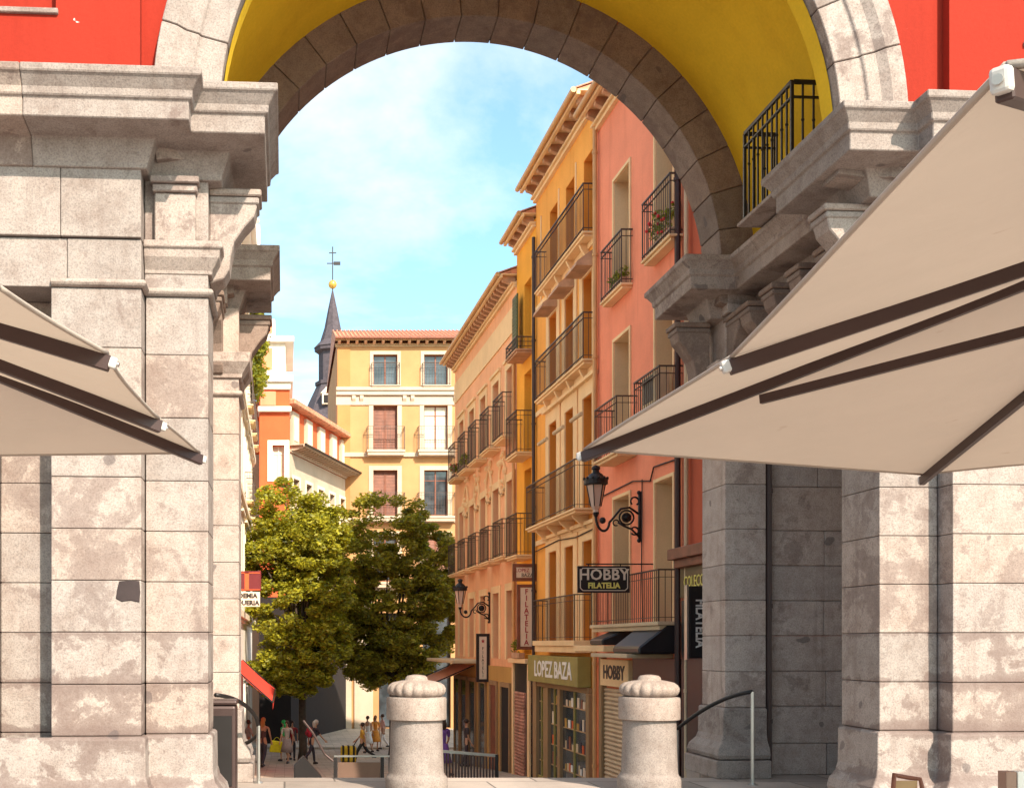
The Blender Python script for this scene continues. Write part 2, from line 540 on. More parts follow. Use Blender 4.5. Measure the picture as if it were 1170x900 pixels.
def courses(mb, x0, x1, y0, y1, zs, lens=None, gap=0.0022, seed=0):
    """stacked blocks, split along x in a running bond when lens is given"""
    rr = random.Random(seed)
    for i, (a, b) in enumerate(zip(zs, zs[1:])):
        cuts = [x0]
        if lens:
            x = x1 - lens*(0.5 + 0.5*(i % 2)) - rr.uniform(0, 0.12)
            cc = []
            while x > x0 + 0.25: cc.append(x); x -= lens*rr.uniform(0.9, 1.15)
            cuts += sorted(cc)
        cuts.append(x1)
        for p, q in zip(cuts, cuts[1:]):
            j = rr.uniform(-0.003, 0.003)
            mb.box(p+gap*(p > x0), q-gap*(q < x1), y0+j, y1, a+gap, b-gap)

def flare(path, mb):
    mb.sweep(path, [(0.0, 0.205), (0.12, 0.21), (0.14, 0.26), (0.12, 0.33), (0.06, 0.40), (0.04, 0.47), (0.035, 0.765), (0.0, 0.783)], True)
    mb.sweep(path, [(0.0, 0.0), (0.16, 0.0), (0.16, 0.20), (0.0, 0.20)], True)

PATH = [(-8.0, 8.85), (-1.11, 8.85), (-1.11, 9.05), (-0.606, 9.05), (-0.606, 9.69)]
for side, F in (('l', FAL), ('r', FAR)):
    seed = 3 if side == 'l' else 11
    dirty = STONE_DIRTY
    # near pier: broad front block with a panel recess, pilaster towards the passage
    mb = MB()
    ZL, ZU = [z for z in ZS if z < 1.6], [z for z in ZS if z > 1.5]
    for zs, q in ((ZL, 0), (ZU, 20)):
        if q: part('pier', mb, STONE_LOW, AW, F, bevel=0.009, segs=2); mb = MB()
        courses(mb, -1.80, -1.11, 8.85, 9.6, zs, seed=seed+q)
        courses(mb, -2.28, -1.81, 9.25, 9.6, zs, seed=seed+1+q)
        courses(mb, -8.0, -2.29, 8.85, 9.6, zs, lens=1.1, seed=seed+2+q)
        courses(mb, -1.10, -0.606, 9.05, 9.69, zs, seed=seed+3+q)
    fz = [4.25, 4.635, 5.17]
    courses(mb, -8.0, -1.11, 8.82, 9.6, [4.635, 5.17], lens=1.15, seed=seed+4)
    courses(mb, -8.0, -1.11, 8.85, 9.6, [4.25, 4.63], lens=1.0, seed=seed+7)
    courses(mb, -1.105, -0.606, 9.03, 9.69, [4.25, 4.63, 5.17], seed=seed+5)
    courses(mb, -8.0, -0.62, 9.1, 9.66, [5.17, 5.74], lens=1.2, seed=seed+6)
    part('pier', mb, dirty, AW, F, bevel=0.007, segs=2)
    mb = MB(); flare(PATH, mb)
    part('pier_base', mb, STONE_LOW, AW, F, bevel=0.012, segs=2)
    # pilaster capital and the astragal that runs on over the broad block
    mb = MB()
    mb.sweep([(-1.105, 9.05), (-0.606, 9.05), (-0.606, 9.69)],
             [(0, 4.42), (0.03, 4.42), (0.035, 4.45), (0.09, 4.54), (0.10, 4.60), (0.12, 4.61), (0.12, 4.66), (0, 4.66)])
    mb.sweep([(-1.105, 9.05), (-0.606, 9.05), (-0.606, 9.69)],
             [(0, 4.25), (0.03, 4.26), (0.045, 4.285), (0.03, 4.31), (0, 4.32)])
    mb.sweep([(-1.80, 8.85), (-1.11, 8.85), (-1.11, 9.04)], [(0, 4.25), (0.03, 4.26), (0.045, 4.285), (0.03, 4.31), (0, 4.32)])
    part('capital', mb, STONE, AW, F, bevel=0.006)
    # far pier with its own base and capital
    mb = MB()
    XI = -0.50 if side == 'l' else -0.65
    courses(mb, -1.12, XI, 12.45, 13.15, ZS + [4.67, 5.17], seed=seed+8)
    part('pier', mb, STONE_LIFTED, AW, F, bevel=0.007, segs=2)
    fp = [(-1.12, 12.45), (XI, 12.45), (XI, 13.15), (-1.12, 13.15)]
    mb = MB(); flare(fp, mb)
    part('pier_base', mb, dirty, AW, F, bevel=0.012, segs=2)
    mb = MB()
    mb.sweep(fp, [(0, 4.40), (0.03, 4.40), (0.04, 4.44), (0.12, 4.56), (0.13, 4.66), (0, 4.67)])
    mb.sweep(fp, [(0, 4.20), (0.03, 4.21), (0.045, 4.235), (0.03, 4.26), (0, 4.27)])
    part('capital', mb, STONE_LIFTED, AW, F, bevel=0.006)
    # back wall of the arcade and its ceiling
    mb = MB()
    courses(mb, -8.0, -1.13, 12.62, 13.1, ZS + [4.7, 5.17], lens=1.35, seed=seed+9)
    part('arcade_wall', mb, STONE_LIFTED, AW, F, bevel=0.009)
    mb = MB(); mb.box(-8.0, -1.2, 9.61, 12.61, 5.02, 5.16)
    part('arcade_ceiling', mb, PALE, AW, F)
    # lintel over the side opening, under the inner cornice
    mb = MB(); 
    for a, b in zip([9.70, 10.4, 11.1, 11.8], [10.39, 11.09, 11.79, 12.44]):
        mb.box(-1.55, -1.08, a, b, 4.25, 4.70); mb.box(-1.55, -1.05, a, b, 4.705, 5.17)
    part('lintel', mb, STONE_SHADED, AW, F, bevel=0.008)
    # cornice
    prof = [(-0.12, 5.15), (0.05, 5.16), (0.06, 5.20), (0.10, 5.30), (0.12, 5.36), (0.40, 5.385), (0.40, 5.52), (0.425, 5.535),
            (0.43, 5.59), (0.475, 5.655), (0.485, 5.665), (0.50, 5.675), (0.50, 5.73), (-0.12, 5.76)]
    cp = [(-8.0, 8.85), (-1.11, 8.85), (-1.11, 9.05), (-0.55, 9.05), (-0.55, 9.6), (-1.05, 9.6), (-1.05, 12.55), (-0.55, 12.55), (-0.55, 12.97), (-0.9, 12.97)]
    mb = MB()
    mb.sweep([(-8.0, 8.85), (-4.2, 8.85)], prof); mb.sweep([(-4.196, 8.85), (-1.93, 8.85)], prof); mb.sweep([(-1.927, 8.85)] + cp[1:6] + [(-1.05, 10.4)], prof)
    mb.sweep([(-1.05, 10.403), (-1.05, 11.5)], prof); mb.sweep([(-1.05, 11.503)] + cp[6:], prof)
    part('cornice', mb, STONE, AW, F, bevel=0.007)
    mb = MB(); mb.box(-1.3, -0.62, 12.3, 13.12, 5.18, 5.74); mb.box(-1.4, -0.68, 9.0, 9.68, 5.18, 5.74); mb.box(-1.5, -1.16, 9.69, 12.29, 5.18, 5.74)
    part('cornice_core', mb, STONE_LIFTED, AW, F)
    # scrolled consoles under the cornice
    sc = [(0, 5.10), (0.36, 5.10), (0.385, 5.04), (0.36, 4.95), (0.28, 4.86), (0.20, 4.74), (0.17, 4.62), (0.16, 4.52), (0.115, 4.44), (0.05, 4.42), (0, 4.40)]
    def console(pos, d, parent=None):
        mb = MB()
        w = 0.13
        if d == 'x':
            mb.prism([(pos[0]+o, z) for o, z in sc], 'y', pos[1]-w, pos[1]+w)
            mb.box(pos[0], pos[0]+0.42, pos[1]-w-0.03, pos[1]+w+0.03, 5.105, 5.16)
            mb.box(pos[0], pos[0]+0.40, pos[1]-w-0.015, pos[1]+w+0.015, 5.045, 5.10)
        else:
            mb.prism([(pos[1]-o, z) for o, z in sc], 'x', pos[0]-w, pos[0]+w)
            mb.box(pos[0]-w-0.03, pos[0]+w+0.03, pos[1]-0.42, pos[1], 5.105, 5.16)
            mb.box(pos[0]-w-0.015, pos[0]+w+0.015, pos[1]-0.40, pos[1], 5.045, 5.10)
        part('console', mb, STONE_SHADED if pos[1] > 9.7 else STONE, AW, F, bevel=0.01)
    console((-0.606, 9.30), 'x')
    for y in (10.15, 10.75, 11.35, 11.95): console((-1.05, y), 'x')
    console((-0.56, 12.80), 'x')
    console((-0.80, 12.50), 'y')
    mb = MB()
    for w, o, za, zb in ((0.16, 0.07, 4.66, 5.04), (0.175, 0.10, 5.043, 5.10), (0.19, 0.13, 5.103, 5.155)): mb.box(-0.86-w, -0.86+w, 9.03-o, 9.03, za, zb)
    part('console', mb, STONE, AW, F, bevel=0.008)
    # red wall with a blind recess, above the cornice
    mb = MB()
    rx0, rx1, rz0, rz1 = -2.55, -1.78, 6.42, 8.3
    for (a, b, c, d) in ((-8.0, rx0, 5.84, 13.5), (rx1, -1.13, 5.84, 13.5), (rx0, rx1, 5.84, rz0), (rx0, rx1, rz1, 13.5)):
        mb.box(a, b, 8.93, 9.3, c, d)
    mb.box(rx0, rx1, 9.06, 9.3, rz0, rz1)
    part('red_wall', mb, RED, AW, F)
    mb = MB(); mb.box(-8.0, -1.1, 8.86, 9.3, 5.75, 5.838); mb.box(rx0-0.02, rx1+0.02, 8.90, 9.05, rz0-0.03, rz0+0.012)
    part('stone_fillet', mb, STONE, AW, F, bevel=0.006)

# spandrel of the red wall around the near arch ring
CXN, CZN, RIN, RON = 2.02, rel(4.19), 2.53, 3.05
CXF, CZF, RIF, ROF = 2.14, rel(4.16), 2.71, 3.12
def FA(x, y, z): return (x, y + K*(x+0.6), z)
def spandrel(x0, x1, y0, y1, cx, cz, r, zb, zt, n=48):
    mb = MB(); xs = [x0 + (x1-x0)*i/n for i in range(n+1)]
    def zl(x):
        d = r*r-(x-cx)**2
        return max(zb, cz+math.sqrt(d)) if d > 0 else zb
    for a, b in zip(xs, xs[1:]):
        za, zb2 = zl(a), zl(b)
        mb.add([(a,y0,za),(b,y0,zb2),(b,y0,zt),(a,y0,zt),(a,y1,za),(b,y1,zb2),(b,y1,zt),(a,y1,zt)],
               [(0,1,2,3),(7,6,5,4),(0,4,5,1)])
    return mb
part('red_wall', spandrel(-1.13, 5.43, 9.03, 9.3, CXN, CZN, RON-0.04, 5.77, 13.5), RED, AW, FA, fixn=False)
part('back_wall', spandrel(-1.13, 5.43, 12.5, 12.9, CXF, CZF, ROF-0.04, 5.77, 13.5), BRICKRED, AW, FA, fixn=False)
mb = MB(); mb.box(-8.2, 12.5, 8.7, 13.3, 13.51, 13.8)
part('roof', mb, TILE, AW, FA)

def ring(cx, cz, prof, n, a0=-8, a1=188, gap=0.0016, sub=4):
    """wedge-shaped stones of an arch; prof is a closed (radius, y) outline"""
    mb = MB(); k = len(prof)
    for i in range(n):
        t0 = R(a0+(a1-a0)*i/n)+gap; t1 = R(a0+(a1-a0)*(i+1)/n)-gap
        vs = []
        for s in range(sub+1):
            t = t0+(t1-t0)*s/sub
            for (r, y) in prof: vs.append((cx+r*math.cos(t), y, cz+r*math.sin(t)))
        fs = []
        for s in range(sub):
            for j in range(k):
                fs.append((s*k+j, s*k+(j+1)%k, (s+1)*k+(j+1)%k, (s+1)*k+j))
        fs.append(tuple(range(k-1,-1,-1))); fs.append(tuple(sub*k+j for j in range(k)))
        mb.add(vs, fs)
    return mb
part('arch_ring', ring(CXN, CZN, [(RIN, 8.99), (2.74, 8.98), (2.76, 8.955), (2.86, 8.945), (2.93, 8.90), (3.0, 8.89), (RON, 8.89), (RON, 9.27), (RIN, 9.27)], 19), STONE, AW, FA, bevel=0.006)
part('arch_ring', ring(CXF, CZF, [(RIF, 12.30), (ROF, 12.30), (ROF, 12.85), (RIF, 12.85)], 23), STONE_SHADED, AW, FA, bevel=0.007)
part('ring_core', ring(CXF, CZF, [(RIF+0.02, 12.33), (ROF-0.03, 12.33), (ROF-0.03, 12.82), (RIF+0.02, 12.82)], 1, gap=0, sub=90), STONE_SHADED, AW, FA)
part('ring_core', ring(CXN, CZN, [(RIN+0.02, 9.05), (RON-0.03, 9.05), (RON-0.03, 9.25), (RIN+0.02, 9.25)], 1, gap=0, sub=90), STONE, AW, FA)
# painted soffit of the near ring
mb = MB(); n = 40
vs = []
for i in range(n+1):
    t = R(-4+188*i/n)
    for y in (9.10, 9.29): vs.append((CXN+2.522*math.cos(t), y, CZN+2.522*math.sin(t)))
mb.add(vs, [(2*i, 2*i+1, 2*i+3, 2*i+2) for i in range(n)])
part('arch_soffit', mb, VAULT, AW, FA, smooth=True)
# plain barrel vault between the two rings
CXV, CZV, RV, WX0, WX1 = 2.15, rel(4.19), 3.08, -0.96, 5.26
mb = MB(); NY, NA = 54, 48
rows = []
for j in range(NY+1):
    y = 9.275 + (12.31-9.275)*j/NY
    zc = rel(4.215)
    s = min(0.999, (zc-CZV)/RV); al = math.asin(s)
    row = [(WX1, y, zc)]
    for i in range(NA+1):
        t = al+(math.pi-2*al)*i/NA
        row.append((CXV+RV*math.cos(t), y, CZV+RV*math.sin(t)))
    row.append((WX0, y, zc)); rows.append(row)
w = NA+3
mb.add([p for r_ in rows for p in r_], [(j*w+i, j*w+i+1, (j+1)*w+i+1, (j+1)*w+i) for j in range(NY) for i in range(w-1)])
part('vault', mb, VAULT, AW, FA, fixn=False)

# balcony railing on the right-hand ledge of the vault
mb = MB()
bx, by0, by1, z0, z1 = 4.70, 10.22, 11.30, 5.80, 6.70
def bar(x, y, a, b, s=0.008): mb.box(x-s, x+s, y-s, y+s, a, b)
for i in range(11):
    y = by0+(by1-by0)*i/10
    bar(bx, y, z0, z1, 0.014 if i in (0, 10) else 0.008); mb.ball((bx, y, (z0+z1)/2+0.1), 0.018, 6, 4)
for i in (2, 4, 6):
    x = bx+0.31*i/6
    for y in (by0, by1):
        bar(x, y, z0, z1); mb.ball((x, y, (z0+z1)/2+0.1), 0.018, 6, 4)
for z in (z0+0.03, z1-0.14, z1):
    h = 0.018 if z == z1 else 0.008
    mb.box(bx-0.014, bx+0.014, by0, by1, z-h, z+h)
    for y in (by0, by1): mb.box(bx+0.015, bx+0.33, y-0.014, y+0.014, z-h, z+h)
part('balcony_railing', mb, IRON, AW, FA)
mb = MB(); mb.box(bx-0.06, 5.2, by0-0.05, by1+0.05, 5.762, 5.80)
part('balcony_ledge', mb, STONE, AW, FA, bevel=0.005)
mb = MB(); mb.prism([(-1.305, 1.85), (-1.26, 1.825), (-1.19, 1.835), (-1.125, 1.82), (-1.118, 1.90), (-1.125, 1.985), (-1.20, 1.99), (-1.28, 1.982), (-1.295, 1.92)], 'y', 8.844, 8.87)
part('dark_stone_patch', mb, plain('slate_patch', (0.035, 0.022, 0.022), 0.8, var=0.4), AW, FAL, bevel=0.004)
# rain pipe in the corner of the right-hand arcade wall
mb = MB(); mb.tube([(5.47, 12.50, 0.0), (5.47, 12.50, 5.1)], 0.04, 10)
for z in (0.6, 1.9, 3.2, 4.5): mb.tube([(5.47, 12.50, z), (5.47, 12.50, z+0.05)], 0.05, 10)
part('rain_pipe', mb, BROWNMETAL, AW, FA, smooth=False)
# ------------------------------------------------------------------ buildings of the street
AST = 7.9; TH = math.atan(0.0192); CT, ST = math.cos(TH), math.sin(TH)
def FR(x, u, z): return (AST + x*CT - u*ST, u*CT + x*ST, z)
EY = 67.0
FE = lambda x, u, z: (u, EY + x, z)

class House:
    """x goes into the wall, u along it, z up; wall plane at x = 0"""
    def __init__(s, name, label, F, u0, u1, z0, z1, mat, depth=9.0, cat='building', recess=0.34):
        s.F, s.u0, s.u1, s.z0, s.z1, s.mat, s.depth, s.recess = F, u0, u1, z0, z1, mat, depth, recess
        c = F(0, (u0+u1)/2, z0)
        s.root = thing(name, label, cat, c)
        s.open = []
    def p(s, name, mb, mat, **k): return part(name, mb, mat, s.root, s.F, **k)
    def window(s, u0, u1, z0, z1, kind='door', surround=None, sw=0.14, recess=None, frame=WOOD, pane=GLASS, lintel=0.0, shutter=WOOD, reveal=None):
        r = recess or s.recess
        s.open.append((u0, u1, z0, z1, r))
        mb = MB(); fw = 0.055
        xa, xb = r-0.06, r-0.005
        if kind == 'door' or kind == 'curtain':
            mb.box(xa, xb, u0, u0+fw, z0, z1); mb.box(xa, xb, u1-fw, u1, z0, z1)
            mb.box(xa, xb, u0+fw, u1-fw, z1-fw, z1); mb.box(xa, xb, u0+fw, u1-fw, z0, z0+fw*1.6)
            um = (u0+u1)/2; mb.box(xa-0.01, xb, um-fw*0.7, um+fw*0.7, z0+fw*1.6, z1-fw)
            zt = z1-(z1-z0)*0.22; mb.box(xa+0.005, xb, u0+fw, um-fw*0.7, zt-0.02, zt+0.02); mb.box(xa+0.005, xb, um+fw*0.7, u1-fw, zt-0.02, zt+0.02)
            w = s.p('window', mb, frame)
            mb = MB(); mb.box(r-0.03, r-0.02, u0+fw, u1-fw, z0+fw, z1-fw)
            s.p('pane', mb, CURTAIN if kind == 'curtain' else pane, parent=w)
        elif kind == 'shutter':
            n = max(6, int((z1-z0)/0.09))
            um = (u0+u1)/2
            for a, b in ((u0+0.01, um-0.006), (um+0.006, u1-0.01)):
                mb.box(xa, xa+0.03, a, a+0.06, z0, z1); mb.box(xa, xa+0.03, b-0.06, b, z0, z1)
                mb.box(xa, xa+0.03, a+0.06, b-0.06, z1-0.08, z1); mb.box(xa, xa+0.03, a+0.06, b-0.06, z0, z0+0.1)
                for i in range(n):
                    z = z0+0.1+(z1-z0-0.18)*i/n
                    mb.add([(xa+0.004,a+0.06,z),(xa+0.004,b-0.06,z),(xa+0.026,b-0.06,z+0.075),(xa+0.026,a+0.06,z+0.075)], [(0,1,2,3)])
            w = s.p('window', mb, shutter, fixn=False)
        else:
            mb.box(r-0.03, r-0.005, u0, u1, z0, z1)
            for i in range(1, 4): mb.box(r-0.045, r-0.031, u0, u1, z0+(z1-z0)*i/4-0.03, z0+(z1-z0)*i/4+0.03)
            w = s.p('window', mb, frame)
        if reveal:
            mb = MB(); e = 0.012
            mb.box(0.004, r-0.062, u0+0.001, u0+e, z0+0.001, z1-0.001); mb.box(0.004, r-0.062, u1-e, u1-0.001, z0+0.001, z1-0.001); mb.box(0.004, r-0.062, u0+e+0.001, u1-e-0.001, z1-e, z1-0.001)
            s.p('reveal', mb, reveal, parent=w)
        if surround:
            mb = MB(); o = 0.035
            mb.box(-o, 0.1, u0-sw, u0-0.002, z0, z1+sw); mb.box(-o, 0.1, u1+0.002, u1+sw, z0, z1+sw)
            mb.box(-o, 0.1, u0-0.001, u1+0.001, z1+0.002, z1+sw)
            if lintel: mb.box(-o-lintel, 0.05, u0-sw-0.05, u1+sw+0.05, z1+sw+0.002, z1+sw+0.09)
            s.p('surround', mb, surround, parent=w)
        return w
    def wall(s, name='wall'):
        us = sorted({s.u0, s.u1, *[o[0] for o in s.open], *[o[1] for o in s.open]})
        zs = sorted({s.z0, s.z1, *[o[2] for o in s.open], *[o[3] for o in s.open]})
        mb = MB()
        for a, b in zip(us, us[1:]):
            for c, d in zip(zs, zs[1:]):
                if any(o[0]-1e-6 <= a and b <= o[1]+1e-6 and o[2]-1e-6 <= c and d <= o[3]+1e-6 for o in s.open): continue
                mb.quad((0,a,c),(0,b,c),(0,b,d),(0,a,d))
        for (a, b, c, d, r) in s.open:
            mb.quad((0,a,c),(0,a,d),(r,a,d),(r,a,c)); mb.quad((0,b,c),(0,b,d),(r,b,d),(r,b,c))
            mb.quad((0,a,d),(0,b,d),(r,b,d),(r,a,d)); mb.quad((0,a,c),(0,b,c),(r,b,c),(r,a,c))
            mb.quad((r,a,c),(r,b,c),(r,b,d),(r,a,d))
        D = s.depth
        mb.quad((0,s.u0,s.z0),(0,s.u0,s.z1),(D,s.u0,s.z1),(D,s.u0,s.z0))
        mb.quad((0,s.u1,s.z0),(0,s.u1,s.z1),(D,s.u1,s.z1),(D,s.u1,s.z0))
        mb.quad((D,s.u0,s.z0),(D,s.u1,s.z0),(D,s.u1,s.z1),(D,s.u0,s.z1))
        mb.quad((0,s.u0,s.z1),(0,s.u1,s.z1),(D,s.u1,s.z1),(D,s.u0,s.z1))
        return s.p(name, mb, s.mat, fixn=False)
    def balcony(s, u0, u1, z, d=0.45, h=1.1, step=0.115, slab=None, iron=RAILIRON, thick=0.11, brackets=0):
        mb = MB()
        mb.box(-d-0.03, 0, u0-0.03, u1+0.03, z-thick*0.45, z); mb.box(-d+0.02, 0, u0+0.02, u1-0.02, z-thick, z-thick*0.46)
        for i in range(brackets):
            u = u0+(u1-u0)*(i+0.5)/brackets
            mb.prism([(0, z-thick), (-d*0.8, z-thick), (-d*0.75, z-thick-0.06), (-0.1, z-thick-0.3), (0, z-thick-0.3)], 'y', u-0.05, u+0.05)
        b = s.p('balcony', mb, slab or CREAM, bevel=0.008)
        mb = MB(); w = 0.0055
        n = max(3, int((u1-u0)/step)); z1 = z+h
        for i in range(n+1):
            u = u0+(u1-u0)*i/n; ww = 0.011 if i in (0, n) else w
            mb.box(-d-ww, -d+ww, u-ww, u+ww, z, z1)
        m = max(1, int(d/step))
        for i in range(1, m+1):
            x = -d+d*i/(m+0.4)
            for u in (u0, u1): mb.box(x-w, x+w, u-w, u+w, z, z1)
        for zz, hh in ((z+0.08, 0.006), (z1-0.14, 0.005), (z1, 0.014)):
            mb.box(-d-0.018, -d+0.018, u0-0.016, u1+0.016, zz-hh, zz+hh)
            for u in (u0, u1): mb.box(-d+0.019, 0, u-0.016, u+0.016, zz-hh, zz+hh)
        s.p('railing', mb, iron, parent=b)
        return b
    def eave(s, o, z, spacing=0.55, gutter=PIPE, corb=CORBELM, soffit=CREAM, slope=0.35, tile=True, cw=0.16, ch=0.24, ends=0.0, amp=0.055):
        u0, u1 = s.u0-ends, s.u1+ends
        mb = MB()
        mb.box(-0.10, 0.02, u0, u1, z-0.36, z-0.27); mb.box(-0.17, 0.02, u0, u1, z-0.265, z-0.20)
        mb.box(-o, 0.1, u0, u1, z+0.015, z+0.06); mb.box(-o-0.02, -o+0.07, u0, u1, z-0.07, z+0.014)
        e = s.p('eave', mb, soffit, bevel=0.006)
        n = min(60, max(2, int((u1-u0)/spacing)))
        first = None
        for i in range(n):
            u = u0+(u1-u0)*(i+0.5)/n
            if first is None:
                mb = MB(); mb.prism([(0.0, z+0.012), (-o+0.08, z+0.012), (-o+0.08, z-0.05), (-o*0.80, z-ch*0.6), (-o*0.6, z-ch*0.72), (-o*0.3, z-ch), (0.0, z-ch)], 'y', u-cw/2, u+cw/2)
                first = s.p('corbel', mb, corb, parent=e, bevel=0.008); f_u = u
            else:
                c = first.copy(); COL.objects.link(c); c.parent = e
                a, b = Vector(s.F(0, f_u, 0)), Vector(s.F(0, u, 0)); c.location = first.location + (b-a)
        mb = MB(); mb.tube([(-o-0.09, u0, z+0.04), (-o-0.09, u1, z+0.04)], 0.07, 10)
        if gutter: s.p('gutter', mb, gutter)
        if tile:
            mb = MB(); pu = 0.24; nu = int((u1-u0)/(pu/6)); L = 4.5; vs = []
            rows = 3
            for j in range(rows+1):
                for i in range(nu+1):
                    u = u0+(u1-u0)*i/nu; x = -o-0.03+L*j/rows
                    ph = (i % 6)/6*2*math.pi
                    vs.append((x, u, z+0.09+slope*(x+o)+amp*max(-0.5, math.sin(ph))))
            w = nu+1
            mb.add(vs, [(j*w+i, j*w+i+1, (j+1)*w+i+1, (j+1)*w+i) for j in range(rows) for i in range(nu)])
            zt = z+0.09+slope*L
            mb.quad((L-o-0.03, u0, zt), (L-o-0.03, u1, zt), (s.depth, u1, z), (s.depth, u0, z))
            mb.add([(-o, u0, z+0.05), (L-o, u0, zt-0.03), (s.depth, u0, z)], [(0,1,2)]); mb.add([(-o, u1, z+0.05), (L-o, u1, zt-0.03), (s.depth, u1, z)], [(0,1,2)])
            s.p('roof', mb, TILE, fixn=False)
    def pipe(s, u, z0, z1, mat=PIPE, r=0.05, top=None):
        mb = MB(); pts = [(-0.09, u, z0), (-0.09, u, z1)]
        if top: pts += [(-0.14, u+0.02, z1+0.2), (-top, u+0.05, z1+0.45)]
        mb.tube(pts, r, 8)
        z = z0+1.2
        while z < z1: mb.tube([(-0.09, u, z), (-0.09, u, z+0.06)], r*1.3, 8); z += 2.4
        s.p('downpipe', mb, mat)

BZ = -6.0
REVEAL = plaster('tan_reveal', (0.66, 0.47, 0.28), amount=0.3)
REVEALO = plaster('orange_reveal', (0.80, 0.30, 0.05), amount=0.2)
# --- salmon house
S = House('apartment_building', 'salmon pink house with tall narrow doors beside the right side of the arch', FR, 21.35, 26.86, BZ, 13.8, SALMON, depth=10)
for (a, b) in ((24.45, 25.55), (21.85, 22.85)):
    for z0, z1 in ((9.2, 11.85), (5.56, 8.25), (1.92, 4.72)):
        S.window(a, b, z0, z1, 'board', surround=CREAM, sw=0.07, frame=BEIGE, recess=0.38, reveal=REVEAL)
S.window(24.3, 26.0, -2.3, 0.35, 'board', frame=SHUTTERM, recess=0.15)
S.wall()
S.balcony(24.3, 25.75, 9.2, 0.24, 1.14); S.balcony(21.4, 22.95, 9.2, 0.24, 1.14)
S.balcony(24.0, 25.55, 5.57, 0.44, 1.15); S.balcony(21.4, 22.85, 5.57, 0.44, 1.15)
S.balcony(21.5, 25.9, 1.92, 0.42, 0.98, slab=BEIGE, thick=0.16)
S.eave(0.42, 13.9, 0.6)
S.pipe(21.42, -3, 14, BROWNMETAL, 0.06); S.pipe(26.75, -2.6, 14.0, PIPE, 0.055)
# shop front of the salmon house: cream fascia, roller shutter, flat canopy, dark second window
mb = MB(); mb.box(-0.16, 0, 24.1, 26.1, 0.55, 1.15); sf = S.p('fascia', mb, CREAM, bevel=0.01)
mb = MB(); mb.box(-0.9, 0, 21.9, 24.3, 1.22, 1.30); S.p('shop_canopy', mb, BEIGE, bevel=0.01)
mb = MB(); mb.box(-0.75, 0, 23.9, 26.2, 1.33, 1.46); S.p('shop_canopy', mb, CREAM, bevel=0.01)
mb = MB(); mb.box(-0.10, 0, 21.4, 24.0, -3.0, 1.21); S.p('shop_and_shade_panel', mb, SIGNDARK)
mb = MB(); mb.box(-0.13, 0, 26.12, 26.32, -3.2, 1.2); mb.box(-0.13, 0, 24.02, 24.2, -3.2, 0.54); S.p('shop_pilaster', mb, SHOPTAN, bevel=0.01)
mb = MB()
for i in range(34): 
    z = -2.9+0.1*i; mb.tube([(-0.02, 24.22, z+0.05), (-0.02, 26.1, z+0.05)], 0.052, 6)
S.p('roller_shutter', mb, SHUTTERM)
lettering(S.root, 'HOBBY', 0.42, FR(-0.165, 25.1, 0.85), (R(90), 0, R(-90)+TH), TEXTDARK, sx=1.1, bold=0.012)

mb = MB(); mb.tube([(-0.03, 21.5, 5.0), (-0.03, 22.9, 5.05), (-0.03, 23.1, 4.8), (-0.03, 24.2, 4.95), (-0.03, 26.7, 4.9)], 0.016, 6); S.p('cable', mb, IRON)
mb = MB(); mb.tube([(-0.03, 23.6, 4.9), (-0.035, 23.62, 3.0), (-0.03, 23.55, 1.95)], 0.013, 6); S.p('cable', mb, IRON)
for a, b, z0_, z1_, o_ in ((24.1, 25.0, 1.47, 1.80, 0.72), (21.5, 23.1, 1.31, 1.90, 0.80)):
    mb = MB(); mb.prism([(-o_, z0_), (-0.02, z0_), (-0.02, z1_), (-0.2, z1_), (-o_, z0_+0.12)], 'y', a, b); S.p('folded_awning', mb, SIGNDARK, bevel=0.03)
# --- red brown house at the arch
RB = House('apartment_building', 'rust red house end with a barred window squeezed against the arch', FR, 15.0, 21.30, BZ, 14.0, RUST, depth=10)
RB.window(19.3, 20.9, 5.6, 7.9, 'door', frame=WOOD)
RB.window(19.3, 20.9, 1.6, 3.3, 'door', frame=WOOD)
RB.wall()
mb = MB()
for i in range(9): 
    u = 19.3+1.6*i/8; mb.box(-0.10, -0.08, u-0.012, u+0.012, 5.5, 8.0)
for z in (5.6, 6.7, 7.9): mb.box(-0.125, -0.105, 19.25, 20.95, z-0.015, z+0.015)
RB.p('window_grille', mb, BEIGE)
mb = MB(); mb.box(-0.22, 0, 19.0, 21.2, 5.28, 5.45); mb.box(-0.16, 0, 19.1, 21.1, 5.14, 5.279); RB.p('sill', mb, CREAM, bevel=0.01)
mb = MB(); mb.box(-0.35, 0, 18.0, 21.25, 3.05, 3.25); mb.box(-0.25, 0, 18.0, 21.2, 2.9, 3.049); RB.p('shop_cornice', mb, WOOD, bevel=0.01)
mb = MB(); mb.box(-0.12, 0, 18.0, 21.2, 2.35, 2.895); RB.p('fascia', mb, plain('brown_fascia', (0.15, 0.10, 0.045), 0.5))
mb = MB(); mb.box(-0.10, 0, 18.0, 21.2, -3, 2.3); RB.p('shop_and_shade_panel', mb, SIGNDARK)
RB.pipe(20.98, -3, 13, BEIGE, 0.04)
lettering(RB.root, 'COLECCION', 0.30, FR(-0.13, 20.3, 2.62), (R(90), 0, R(-90)+TH), TEXTYEL, sx=0.8)

